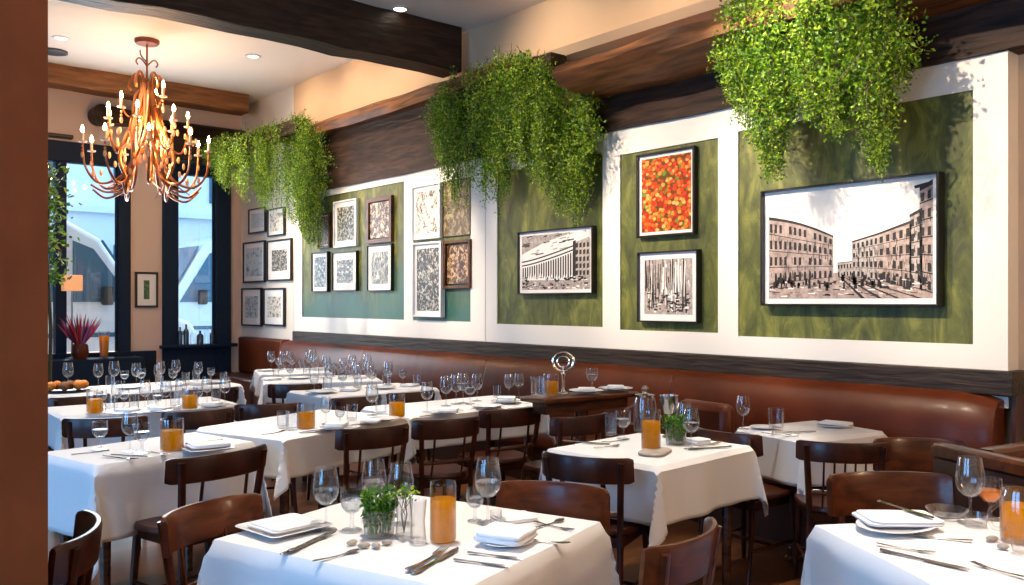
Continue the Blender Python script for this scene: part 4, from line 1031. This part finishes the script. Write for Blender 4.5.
# --- herb / silver goblet table
put('tumbler', 'herb', pp_(611, 435), 0, 'patterned tumbler at the back of the herb table, nearer the wooden table', (.95, .95, 1.25))
put('goblet', 'herb', pp_(623, 439), 0, 'cut goblet beside the patterned tumbler on the herb table', 1.1)
put('juice', 'herb', pp_(651, 450), 0, 'tall glass half filled with juice on the herb table', (1.2, 1.2, 1.12))
pitcher(pp_(645, 432), 'lidded glass jug with dark knob behind the half filled juice', 1.05, .06, .19, .02, 'water', True, 2.5)
def silver_goblet(p, label):
    r = empty('silver_goblet', (p.x, p.y, ZI)); tag(r, label, 'goblet')
    MB().lathe([(.005, .12), (.03, .13), (.05, .17), (.052, .23), (.049, .23), (.046, .172), (.026, .135), (0, .13)], 24).build('cup', 'steel', r)
    MB().lathe([(.042, 0), (.04, .006), (.012, .016), (.008, .06), (.014, .08), (.008, .1), (.012, .122)], 18, cap0=True).build('stem', 'steel', r)
silver_goblet(pp_(669, 437), 'polished silver goblet standing behind the herbs and half filled juice')
herb_pot('herb', pp_(676, 444), 1.25, 'round bunch of green herbs in front of the silver goblet', .045, 700, .05)
put('wine_water', 'herb', pp_(691, 449), 0, 'wine glass with water right of the herb bunch')
put('wine', 'herb', pp_(684, 441), 0, 'empty wine glass just behind the filled one by the herb bunch')
put('napkin', 'herb', pp_(697, 443), angpix((682, 443), (707, 440)), 'small folded napkin right of the herb bunch', (.7, .7, .9))
cutlery('knife', 'herb', (560, 441), (612, 445), 'long steel knife near the left corner of the herb table')
cutlery('fork', 'herb', (602, 443), (628, 440), 'steel fork before the patterned tumbler on the herb table')
cutlery('spoon', 'herb', (598, 448), (616, 446), 'small spoon at the middle of the herb table')
cutlery('knife', 'herb', (688, 450), (730, 447), 'steel knife in front of the folded napkin on the herb table')
cutlery('fork', 'herb', (690, 448), (722, 443), 'steel fork between folded napkin and knife on the herb table')
m = MB(); p = pp_(655, 453); m.prism(rounded(.22, .13, .05), 0, .014); tag(m.build('serving_board', 'stone', loc=(p.x, p.y, ZI), rz=.4, bevel=.005), 'small pale stone board in front of the half filled juice', 'board')
# --- street table
put('wine', 'street', pp_(743, 429), 0, 'footed beer glass on the small table under the street picture', (.95, .95, .95))
put('tumbler', 'street', pp_(776, 430), 0, 'wide cut tumbler on the small table under the street picture', (1.25, 1.25, 1.25))
put('plate', 'street', tuv('street', .80, .45), 0, 'round plate under a napkin on the small table under the street picture', .85)
put('napkin', 'street', tuv('street', .80, .45), angpix((806, 428), (868, 434)), 'flat white napkin on the plate of the small street picture table', (1.1, .8, .5), .018)
put('plate', 'street', tuv('street', .12, .75), 0, 'white plate behind the footed beer glass', .7)
cutlery('knife', 'street', (772, 433), (815, 432), 'steel knife before the cut tumbler on the small street picture table')
cutlery('fork', 'street', (762, 434), (800, 436), 'steel fork at the edge of the small street picture table')
# --- pillar table
put('jar', 'pillar', pp_(172, 450), 0, None, 1.08)
put('goblet', 'pillar', pp_(100, 449), 0, None, 1.0)
put('wine', 'pillar', pp_(130, 451), 0, None, .95)
put('goblet', 'pillar', pp_(142, 453), 0, None, 1.05)
put('square_plate', 'pillar', pp_(207, 450), angpix((180, 452), (240, 446)), None, 1.1)
put('napkin', 'pillar', pp_(208, 449), angpix((180, 452), (240, 446)), None, (1.2, 1, .6), .016)
cutlery('knife', 'pillar', (72, 455), (108, 451)); cutlery('fork', 'pillar', (104, 457), (138, 460)); cutlery('knife', 'pillar', (112, 455), (146, 457)); cutlery('spoon', 'pillar', (150, 452), (166, 455))
cutlery('knife', 'pillar', (186, 444), (222, 440))
# --- middle row
put('jar', 'row', pp_(306, 428)); put('tumbler', 'row', pp_(283, 428)); put('tumbler', 'row', pp_(292, 430), 0, None, 1.05); put('wine', 'row', pp_(326, 424), 0, None, .8)
put('goblet', 'row', pp_(340, 425), 0, None, .8); put('plate', 'row', pp_(336, 429), 0, None, .8); put('napkin', 'row', pp_(336, 429), .8, None, (.9, .8, .7), .018); put('plate', 'row', pp_(385, 420), 0, None, .8)
put('tumbler', 'row', pp_(352, 420)); put('wine', 'row', pp_(372, 415)); put('tumbler', 'row', pp_(381, 414), 0, None, 1.1); put('jar', 'row', pp_(397, 416.5)); put('napkin', 'row', pp_(371, 422), .8, None, (.8, .8, .6))
cutlery('knife', 'row', (300, 433), (330, 429)); cutlery('fork', 'row', (262, 436), (286, 431)); cutlery('fork', 'row', (345, 427), (370, 423))
put('wine', 'row_end', pp_(427, 412), 0, None, 1.0); put('wine', 'row_end', pp_(446, 406), 0, None, 1.05); put('wine', 'row_end', pp_(456, 404), 0, None, 1.05); put('wine_water', 'row_end', pp_(463, 403), 0, None, 1.08); put('goblet', 'row_end', pp_(470, 404), 0, None, 1.2)
put('wine', 'row_end', pp_(477, 401), 0, None, 1.0); put('tumbler', 'row_end', pp_(497, 397), 0, None, .9); put('wine', 'row_end', pp_(509, 398), 0, None, .9); put('wine', 'row_end', pp_(519, 397), 0, None, .9)
put('plate', 'row_end', pp_(448, 413), 0, None, .9); put('napkin', 'row_end', pp_(448, 413), .8, None, (1, .9, .6), .018)
put('plate', 'row_end', pp_(506, 403), 0, None, .95); put('napkin', 'row_end', pp_(506, 403), .8, None, (1.1, .9, 1), .018); put('square_plate', 'row_end', pp_(487, 407), .6, None, .9)
cutlery('knife', 'row_end', (420, 417), (446, 414)); cutlery('fork', 'row_end', (476, 410), (500, 407))
# --- table with two juices
put('jar', 'twin', pp_(95, 412.5)); put('jar', 'twin', pp_(190, 408.5))
for x, y, k in ((110, 412, 'tumbler'), (117, 409, 'wine'), (134, 409, 'tumbler'), (145, 408, 'wine'), (158, 409, 'goblet'), (175, 407, 'tumbler'), (207, 403, 'wine'), (225, 404, 'wine'), (102, 408, 'goblet'), (152, 406, 'tumbler'), (166, 408.5, 'wine'), (198, 405, 'goblet'), (216, 402, 'tumbler'), (124, 407, 'goblet'), (181, 406, 'wine')): put(k, 'twin', pp_(x, y), 0, None, .95)
for x, y in ((128, 414), (160, 412), (212, 407)): put('plate', 'twin', pp_(x, y), 0, None, .8); put('napkin', 'twin', pp_(x, y), .7, None, (.8, .8, .6), .016)
cutlery('knife', 'twin', (100, 416), (128, 413.5)); cutlery('fork', 'twin', (200, 409), (226, 407))
# --- far tables: settings in a loop
def setting(key, spots, seed):
    rnd = random.Random(seed)
    for a, b, k in spots:
        put(k, key, tuv(key, a, b), rnd.uniform(0, 1), None, rnd.uniform(.9, 1.1) if k not in ('napkin',) else (1, .9, .7))
G5 = [(.08, .5, 'tumbler'), (.2, .35, 'plate'), (.3, .6, 'wine'), (.36, .7, 'goblet'), (.45, .5, 'wine'), (.52, .72, 'wine'), (.62, .4, 'napkin'), (.7, .6, 'tumbler'), (.78, .5, 'wine'), (.88, .3, 'plate'), (.93, .65, 'goblet')]
setting('win', G5+[(.15, .7, 'wine'), (.5, .25, 'napkin'), (.84, .8, 'tumbler'), (.25, .8, 'goblet'), (.05, .8, 'wine'), (.4, .25, 'tumbler'), (.68, .85, 'wine'), (.97, .4, 'tumbler'), (.57, .5, 'goblet'), (.73, .25, 'napkin')], 1)
setting('tray', [(.32, .4, 'plate'), (.48, .85, 'wine'), (.97, .86, 'wine'), (.62, .88, 'tumbler')], 2)
setting('corner', [(.1, .5, 'napkin'), (.3, .6, 'goblet'), (.45, .4, 'wine'), (.6, .6, 'tumbler'), (.75, .5, 'wine'), (.9, .5, 'napkin'), (.2, .75, 'wine'), (.38, .7, 'wine'), (.52, .75, 'goblet'), (.68, .7, 'tumbler'), (.84, .75, 'wine')], 3)
setting('mid', [(.05, .4, 'napkin'), (.15, .7, 'wine'), (.3, .5, 'plate'), (.45, .7, 'wine'), (.55, .6, 'wine'), (.62, .8, 'goblet'), (.7, .5, 'wine'), (.76, .7, 'tumbler'), (.85, .4, 'napkin'), (.94, .7, 'wine'), (.22, .5, 'goblet'), (.38, .8, 'tumbler'), (.5, .35, 'tumbler'), (.66, .3, 'goblet'), (.8, .75, 'wine'), (.9, .85, 'goblet'), (.1, .8, 'tumbler')], 4)
setting('bar', [(.08, .4, 'plate'), (.2, .6, 'tumbler'), (.33, .4, 'napkin'), (.5, .7, 'wine'), (.58, .6, 'wine'), (.66, .75, 'goblet'), (.76, .6, 'wine'), (.84, .8, 'wine'), (.9, .4, 'napkin'), (.95, .7, 'goblet'), (.27, .75, 'wine'), (.13, .75, 'goblet'), (.44, .5, 'tumbler'), (.62, .35, 'plate'), (.71, .5, 'tumbler'), (.97, .4, 'tumbler'), (.4, .8, 'goblet'), (.55, .85, 'wine')], 5)
# fruit tray, fruit
tp = PD(83, 384, 7.3); tr_ = tuv('tray', .80, .35)
m = MB(); m.lathe([(0, 0), (.15, 0), (.2, .02), (.2, .026), (.148, .008), (0, .008)], 26); tag(m.build('fruit_tray', 'table', loc=(tr_.x, tr_.y, ZI)), 'dark round wooden tray of fruit near the flowers', 'tray')
ORD = ['first', 'second', 'third', 'fourth', 'fifth', 'sixth', 'seventh', 'eighth', 'ninth', 'tenth', 'eleventh', 'twelfth', 'thirteenth', 'fourteenth', 'fifteenth', 'sixteenth']
fr = [(-.12, 0), (-.06, .05), (-.03, -.06), (.03, .02), (.08, -.05), (.10, .05), (.13, 0)]
fl = sorted(fr, key=lambda t: sx((tr_.x+t[0], tr_.y+t[1])))
for i, (a, b) in enumerate(fl):
    m = MB(); m.ball((0, 0, .04), (.042, .042, .038), 12, 8); o = m.build('orange_fruit', 'food' if i not in (2, 3) else 'food_brown', loc=(tr_.x+a, tr_.y+b, ZI+.01))
    MB().tube([(0, 0, .076), (.002, 0, .086)], .003, 5).build('stalk', 'stem', o)
    tag(o, '%s fruit from the pillar on the dark round tray, %s skinned' % (ORD[i], 'orange' if i not in (2, 3) else 'brown'), 'fruit', 'fruit on the dark tray')
# bare wooden table
put('jar', 'bare', tuv('bare', .20, .55), 0, None, .95); put('tumbler', 'bare', tuv('bare', .06, .4), 0, None, 1.2); put('tumbler', 'bare', tuv('bare', .11, .75), 0, None, 1.2); put('goblet', 'bare', tuv('bare', .70, .8), 0, None, 1.1)
put('plate', 'bare', tuv('bare', .54, .45), 0, None, 1); put('plate', 'bare', tuv('bare', .86, .45), 0, None, 1); put('napkin', 'bare', tuv('bare', .54, .45), .8, None, (.9, .8, .5), .018); put('napkin', 'bare', tuv('bare', .86, .45), .8, None, (.9, .8, .5), .018)
def ring_stand(p):
    r = empty('ring_stand', (p.x, p.y, p.z), -.75); r.scale = (.72, .72, .66); tag(r, 'tall silver menu stand with a double ring top on the wooden table', 'menu stand')
    MB().lathe([(.06, 0), (.058, .008), (.02, .02), (.012, .05), (.014, .18), (.022, .2), (.012, .23), (0, .235)], 18, cap0=True).build('stand', 'steel', r)
    for rad, tr2 in ((.095, .013), (.055, .008)):
        m = MB(); pts = [(rad*math.cos(2*math.pi*i/32), 0, .32+rad*math.sin(2*math.pi*i/32)) for i in range(33)]; m.tube(pts, tr2, 8, False); m.build('ring', 'steel', r)
    m = MB(); m.tube([(0, 0, .232), (0, 0, .28)], .008, 8); m.tube([(-.05, 0, .32), (.05, 0, .32)], .006, 6); m.build('spoke', 'steel', r)
ring_stand(tuv('bare', .34, .6))
# labels for tableware: by its table and its order along it
from collections import defaultdict
byk = defaultdict(list)
for kind, key, o, lab in TW:
    if not lab: byk[(WORD[kind][1], key)].append((sx(o.location), kind, o))
    tag(o, lab or '', WORD[kind][2], WORD[kind][3]+' laid on the tables')
NOFIRST = {}
for (w, key), lst in byk.items():
    lst.sort(key=lambda t: t[0]); n = len(lst)
    for i, (x, kind, o) in enumerate(lst):
        d = WORD[kind][0]
        o['label'] = ('only %s on %s' % (d, TD[key]) if n == 1 else '%s, %s%s from its left end on %s' % (d, ORD[i], '' , TD[key]))
# ------------------------------------------------------------------ chairs
def chair_parts(name, railh, slats, wood_, rail_mat):
    r = empty(name)
    # seat
    m = MB(); p = []
    for i in range(28):
        t = 2*math.pi*i/28; c, s = math.cos(t), math.sin(t); e = 2/3.2
        x = .215*math.copysign(abs(c)**e, c); y = .205*math.copysign(abs(s)**e, s); p.append((x*(1+.10*y/.2), y))
    vs = []; k = len(p)
    rings = [(.94, .435), (1, .442), (1, .458), (.97, .468), (.8, .464), (.4, .458), (.05, .457)]
    for s, z in rings: vs += [(x*s, y*s, z) for x, y in p]
    fs = [tuple(range(k))[::-1], tuple((len(rings)-1)*k+j for j in range(k))]
    for i in range(len(rings)-1):
        for j in range(k): fs.append((i*k+j, i*k+(j+1) % k, (i+1)*k+(j+1) % k, (i+1)*k+j))
    m.add(vs, fs); m.build('seat', rail_mat, r)
    for s in (-1, 1):
        MB().tube([(s*.175, .165, .44), (s*.185, .18, .2), (s*.195, .195, 0)], [.019, .017, .012], 8).build('leg', wood_, r)
        MB().tube(spline([(s*.205, -.26, 0), (s*.185, -.205, .22), (s*.18, -.19, .45), (s*.19, -.212, .62), (s*.203, -.235, .785)], 5), [.014]*6+[.018]*15, 8, flat=.8).build('leg', wood_, r)
    m = MB(); m.bb((-.17, .14, .39), (.17, .165, .435)); m.bb((-.17, -.18, .39), (.17, -.155, .435)); m.bb((-.185, -.17, .39), (-.16, .15, .435)); m.bb((.16, -.17, .39), (.185, .15, .435)); m.build('apron', wood_, r)
    st = MB()
    for s in (-1, 1): st.tube([(s*.187, .18, .18), (s*.187, -.21, .18)], .009, 6)
    st.tube([(-.187, -.0, .18), (.187, -.0, .18)], .009, 6); st.build('stretcher', wood_, r)
    # curved top rail
    m = MB(); n = 18; vs = []; fs = []; zt_, zb_ = .805, .805-railh
    sec = [(0, .0), (0, .9), (.25, 1.0), (.75, 1.0), (1, .9), (1, .0), (.75, -.03), (.25, -.03)]
    for i in range(n+1):
        t = i/n*2-1; x = .245*math.sin(t*1.15)/math.sin(1.15); y0 = -.262+.085*(1-math.cos(t*1.15))/(1-math.cos(1.15)); nx, ny = math.sin(t*.62), -math.cos(t*.62)*1
        e = 1-.14*max(0, abs(t)-.88)/.12
        for f, g in sec:
            hh = zb_+(zt_-zb_)*(.5+(g-.5)*e); tilt = -.10*(hh-zb_-.05)
            th = .024*(f-.5)
            vs.append((x - nx*th*-1, y0+ny*th*-1*-1+tilt, hh))
    k = len(sec)
    for i in range(n):
        for j in range(k): fs.append((i*k+j, (i+1)*k+j, (i+1)*k+(j+1) % k, i*k+(j+1) % k))
    fs += [tuple(range(k))[::-1], tuple(n*k+j for j in range(k))]
    m.add(vs, fs); m.build('top_rail', rail_mat, r)
    # lower rail and slats
    m = MB(); pts = [(-.185, -.197, .545), (-.09, -.217, .545), (0, -.223, .545), (.09, -.217, .545), (.185, -.197, .545)]; m.tube(pts, .016, 8, flat=.6); m.build('lower_rail', wood_, r)
    for i in range(slats):
        x = 0 if slats == 1 else -.11+.22*i/(slats-1)
        y = -.232-.012*(1-abs(x)/.11)
        MB().tube([(x, -.185, .455), (x, y+.012, .56), (x, y-.012, zb_+.02)], .014 if slats < 4 else .008, 8, flat=.55).build('back_slat', wood_, r)
    return r
CP = {}
def chair(kind, xl, xr, toward, label, z=.805, group='wooden dining chairs', wmin=.9, wmax=1.16, back=0):
    """xl, xr: ends of the top rail as seen; toward: +1 the sitter faces away from the camera, -1 towards it"""
    if kind not in CP:
        CP[kind] = o = {'open': lambda: chair_parts('dining_chair', .115, 2, 'chair', 'chair'), 'solid': lambda: chair_parts('dining_chair', .165, 2, 'chair', 'chair_red'),
                        'wide': lambda: chair_parts('dining_chair', .125, 2, 'chair_red', 'chair_red'), 'slat': lambda: chair_parts('dining_chair', .10, 5, 'chair', 'chair')}[kind]()
    else: o = copy_tree(CP[kind])
    a, b = P(*xl, z), P(*xr, z); d = b-a; w = d.length; c = (a+b)/2; d.z = 0; d.normalize()
    fwd = Vector((-d.y, d.x, 0)); v = Vector((sA, cA, 0))
    if fwd.dot(v)*toward < 0: fwd = -fwd
    rz = math.atan2(-fwd.x, fwd.y)
    s = max(wmin, min(wmax, w/.49))
    base = c + fwd*(.185-back)
    o.location = (base.x, base.y, 0); o.rotation_euler = (0, 0, rz); o.scale = (s, 1, 1)
    tag(o, label, 'chair', group); return o
chair('open', (166, 459), (265, 443), 1, 'open backed dark chair on the near side of the pillar table')
chair('wide', (172, 519), (262, 494), -1, 'red brown chair with wide curved rail at the left side of the front table', back=.02)
chair('solid', (498, 485), (598, 493), -1, 'red brown chair with broad solid rail behind the front table', back=.05)
chair('open', (547, 450.5), (629, 457.5), 1, 'open backed chair at the near left side of the herb table')
chair('wide', (622, 543), (688, 512), 1, 'curved red brown chair at the right side of the front table', back=.07)
chair('solid', (829, 476), (953, 475), -1, 'broad solid railed chair behind the corner table with the pitcher')
chair('slat', (806, 439.5), (880, 441.5), 1, 'dark chair with many thin slats before the small street picture table')
chair('solid', (888, 439.5), (953, 441), -1, 'dark broad railed chair between the slatted chair and the curved booth')
chair('open', (700, 426), (757, 434), 1, 'dark chair with a lit rail edge between the herb table and street picture table')
chair('open', (346.5, 428), (398, 423.5), 1, 'first dark chair along the near side of the middle row, under the squat juice')
chair('open', (418, 419.5), (473, 415.5), 1, 'second dark chair along the near side of the middle row')
chair('open', (479, 410), (540, 405), 1, 'third dark chair along the middle row, nearest the wooden table')
chair('open', (237, 404), (300, 402), 1, 'dark chair between the table with two juices and the middle row')
chair('open', (63, 418), (147, 415), 1, 'dark chair before the table with two juices, next to the pillar')
chair('open', (174, 411), (222, 408), 1, 'dark chair before the table with two juices, further from the pillar')
# chair at the left of the pillar table seen from the side
chair('open', (54, 546), (80, 509), -1, 'dark chair close to the pillar, seen from the side against hanging cloth')
for (l, r_, lab) in (((118, 394), (168, 391), 'far chair before the window pier table, nearer the pillar'), ((185, 390), (238, 386), 'far chair before the window pier table, nearer the recess'),
                     ((272, 384), (318, 383), 'far chair before the far table in front of the corner table'),
                     ((332, 398), (378, 394), 'far chair before the tower sketch table, nearer the window side'), ((388, 393), (432, 389.5), 'far chair before the tower sketch table, nearer the banquette'),
                     ((56, 397), (102, 393.5), 'far chair before the fruit tray table'),
                     ((552, 417), (604, 412), 'dark chair before the bare wooden table')):
    chair('open', l, r_, 1, lab)
# ------------------------------------------------------------------ things on the window sills
sz = bz(90, 357)
def flowers():
    c = B(80, 356, YB-.37); r = empty('flower_vase', (c.x, c.y, sz-.0)); tag(r, 'vase of spiky red and purple leaves before the window by the pillar', 'flowers')
    MB().lathe([(0, 0), (.08, 0), (.11, .08), (.10, .18), (.085, .2), (.08, .2), (.09, .1), (0, .02)], 20).build('vase', 'leather', r)
    rnd = random.Random(8)
    for nm, mt, n in (('spiky_leaves', 'flower_red', 60), ('spiky_flowers', 'flower_purple', 30)):
        m = MB()
        for i in range(n):
            t = rnd.uniform(0, 6.28); l = rnd.uniform(.22, .48); sp = rnd.uniform(.1, .85)
            d = Vector((math.cos(t)*sp, math.sin(t)*sp*.6, 1)).normalized(); p0 = Vector((d.x*.05, d.y*.05, .17)); u = d.cross(Vector((0, 1, .1))).normalized()
            m.add([p0-u*.006, p0+d*l*.5-u*.014, p0+d*l, p0+d*l*.5+u*.014, p0+u*.006], [(0, 1, 2, 3, 4)])
        m.build(nm, mt, r)
    return r
struct(MB().bb((x1a-.6, YB-.5, 0), (x1b+.05, YB-.06, sz)).build('trim_14', 'navy', bevel=.012))
flowers()
c = B(72, 300, YB-.15); r = empty('table_lamp', (c.x, c.y, sz)); tag(r, 'small lamp with a square orange shade before the window', 'lamp')
zl = B(76, 291, YB-.22).z - sz; zh = B(76, 275, YB-.22).z - sz
MB().lathe([(.07, 0), (.07, .012), (.012, .02), (.010, zl+.02)], 14, cap0=True).build('stand', 'pewter', r)
MB().box((0, 0, (zl+zh)/2), (.24, .13, zh-zl)).build('lamp_shade', 'orange_shade', r, bevel=.01)
c = B(104, 354, YB-.28); r = empty('beer_glass', (c.x, c.y, sz)); tag(r, 'tall glass of amber beer on the ledge by the red flowers', 'glass')
MB().lathe([(0, 0), (.05, 0), (.055, .02), (.07, .36), (.066, .36), (.05, .02), (0, .015)], 18).build('glass', 'glass', r)
MB().lathe([(0, .016), (.047, .02), (.064, .30), (0, .30)], 18).build('beer', 'amber', r)
# trailing plant at the pillar edge by the window
def column_plant():
    rnd = random.Random(21); m = MB(); c = PD(49, 240, 9.5); root = empty('climbing_plant', (c.x, c.y, 0)); tag(root, 'narrow green climbing plant at the window edge beside the pillar', 'plant')
    for i in range(700):
        h = rnd.uniform(1.7, 3.0); p = Vector((rnd.gauss(0, .09), rnd.gauss(0, .09), h)); d = Vector((rnd.gauss(0, 1), rnd.gauss(0, 1), rnd.gauss(-.3, .7))).normalized(); u = d.orthogonal().normalized(); s = rnd.uniform(.04, .09)
        m.add([p, p+d*s*.5+u*s*.3, p+d*s, p+d*s*.5-u*s*.3], [(0, 1, 2), (0, 2, 3)])
    m.build('foliage', 'leaf_dark', root, smooth=False)
    MB().tube([(0, 0, .3), (.02, 0, 1.2), (-.02, .01, 2.0), (0, 0, 2.9)], .02, 6).build('stem', 'stem', root)
    MB().lathe([(0, 0), (.16, 0), (.2, .38), (.18, .38), (.15, .3), (0, .3)], 18).build('pot', 'leather_dark', root)
column_plant()
s2 = bz(196, 344)
for i, (x, h, w, mt) in enumerate(((180, .26, .035, 'bottle'), (186, .30, .04, 'bottle'), (193, .22, .045, 'glass'), (200, .20, .05, 'bottle'), (207, .26, .04, 'glass'), (212, .22, .035, 'bottle'))):
    c = B(x, 343, YB-.10); m = MB(); m.lathe([(0, 0), (w, 0), (w, h*.6), (w*.85, h*.7), (w*.35, h*.8), (w*.35, h), (0, h)], 14)
    tag(m.build('bottle', mt, loc=(c.x, YB-.105, s2)), '%s bottle from the pier on the second window sill, %s' % (ORD[i], 'dark' if mt == 'bottle' else 'clear'), 'bottle', 'bottles on the second window sill')
# ------------------------------------------------------------------ lights
def area(name, loc, rot, size, e, col, sy=None):
    l = bpy.data.lights.new(name, 'AREA'); l.energy = e; l.color = col; l.size = size
    if sy: l.shape = 'RECTANGLE'; l.size_y = sy
    o = bpy.data.objects.new(name, l); COL.objects.link(o); o.location = loc; o.rotation_euler = rot; return o
def spot(name, loc, target, e, col, angle=60, blend=.6, r=.04):
    l = bpy.data.lights.new(name, 'SPOT'); l.energy = e; l.color = col; l.spot_size = R(angle); l.spot_blend = blend; l.shadow_soft_size = r
    o = bpy.data.objects.new(name, l); COL.objects.link(o); o.location = loc
    o.rotation_euler = (Vector(target)-Vector(loc)).to_track_quat('-Z', 'Y').to_euler(); return o
BLUE = (.14, .46, 1.0); WARM = (1.0, .80, .58); NEUT = (1.0, .90, .78)
for y in (.8, 4.4): area('window_daylight', (-4.5, y, 2.0), (0, R(-90), 0), 2.8, 140, BLUE, 2.4)
# daylight through the back windows
area('window_daylight', ((x1a+x1b)/2, YB-.7, 2.2), (R(-86), 0, 0), 1.6, 110, (.75, .88, 1), 2.4)
# wall washers from the near ceiling
for y in (1.9, 3.1, 4.3, 5.5, 6.7, 8.1, 9.5, 10.8):
    zc = ZC1 if y < YBEAM else ZC2
    spot('wall_washer', (1.9, y+.9, zc-.05), (XW, y, 2.05), 720, WARM, 38, .85)
for x, y, z in ((5.0, 10.9, 3.0), (5.0, 6.9, 3.0), (4.8, 3.1, 3.0)):
    spot('plant_spot', (2.7, y+.5, (ZC1 if y < YBEAM else ZC2)-.05), (x, y, z), 700, NEUT, 30, .9)
# scallops over the upper cream wall
for y in (3.0, 4.4, 5.8, 8.3, 9.4, 10.6): spot('scallop', (4.3, y, (ZC1 if y < YBEAM else ZC2)-.03), (5.45, y, 3.6), 75, WARM, 96, 1)
# table spots
for key, e in (('front', 200), ('pitcher', 220), ('herb', 190), ('street', 120), ('pillar', 170), ('row', 200), ('row_end', 200), ('twin', 190), ('win', 170), ('tray', 150), ('mid', 170), ('bar', 170), ('bare', 90), ('corner', 150)):
    c = TABLES[key][0]; zc = (ZC1 if c.y < YBEAM else ZC2)-.05
    spot('table_spot', (c.x, c.y+.2, zc), (c.x, c.y, .75), e*2.3, NEUT, 36, .8, .06)
l = bpy.data.lights.new('chandelier_glow', 'POINT'); l.energy = 170; l.color = (1, .56, .25); l.shadow_soft_size = .25
o = bpy.data.objects.new('chandelier_glow', l); COL.objects.link(o); o.location = (chc.x, chc.y, chc.z-1.1)
# unseen hanging bowls with lamps, added to brighten the near ceiling
for x, y in ((2.2, -.9), (.0, .2)):
    r = empty('fill_bowl', (x, y, ZC1)); tag(r, 'unseen fill bowl added behind the viewpoint to brighten the near ceiling', 'ceiling light', 'added ceiling fill bowls')
    MB().lathe([(0, -.95), (.12, -.93), (.24, -.84), (.28, -.74), (.27, -.74), (.23, -.83), (.11, -.91), (0, -.93)], 26).build('bowl', 'metal_white', r)
    m = MB(); m.tube([(0, 0, 0), (0, 0, -.93)], .012, 8); m.lathe([(0, 0), (.06, 0), (.05, -.03), (0, -.035)], 16); m.build('rod', 'bronze', r)
    l = bpy.data.lights.new('added_ceiling_fill', 'POINT'); l.energy = 170; l.color = (1, .80, .60); l.shadow_soft_size = .08
    o = bpy.data.objects.new('added_ceiling_fill', l); COL.objects.link(o); o.location = (x+.06, y, ZC1-.80)
l = bpy.data.lights.new('added_warm_fill', 'POINT'); l.energy = 95; l.color = (1, .74, .5); l.shadow_soft_size = .2  # warm fill light added behind the camera for the tables' right faces
o = bpy.data.objects.new('added_warm_fill', l); COL.objects.link(o); o.location = (4.0, -1.4, 2.4)
w = bpy.data.worlds.new('sky'); scn.world = w; w.use_nodes = True
bg = w.node_tree.nodes['Background']; bg.inputs['Color'].default_value = (.40, .69, 1, 1); bg.inputs['Strength'].default_value = 2.6
l = bpy.data.lights.new('street_sun', 'SUN'); l.energy = 7; l.angle = .02; o = bpy.data.objects.new('street_sun', l); COL.objects.link(o); o.rotation_euler = (R(-30), R(10), 0)
# ------------------------------------------------------------------ render look
vs = scn.view_settings; vs.view_transform = 'Standard'; vs.look = 'None'; vs.gamma = 1; vs.use_curve_mapping = False; vs.exposure = 0.08
cy = scn.cycles; cy.use_denoising = True; cy.max_bounces = 10; cy.transparent_max_bounces = 24; cy.diffuse_bounces = 4; cy.glossy_bounces = 4
cy.caustics_reflective = False; cy.caustics_refractive = False; cy.sample_clamp_indirect = 4
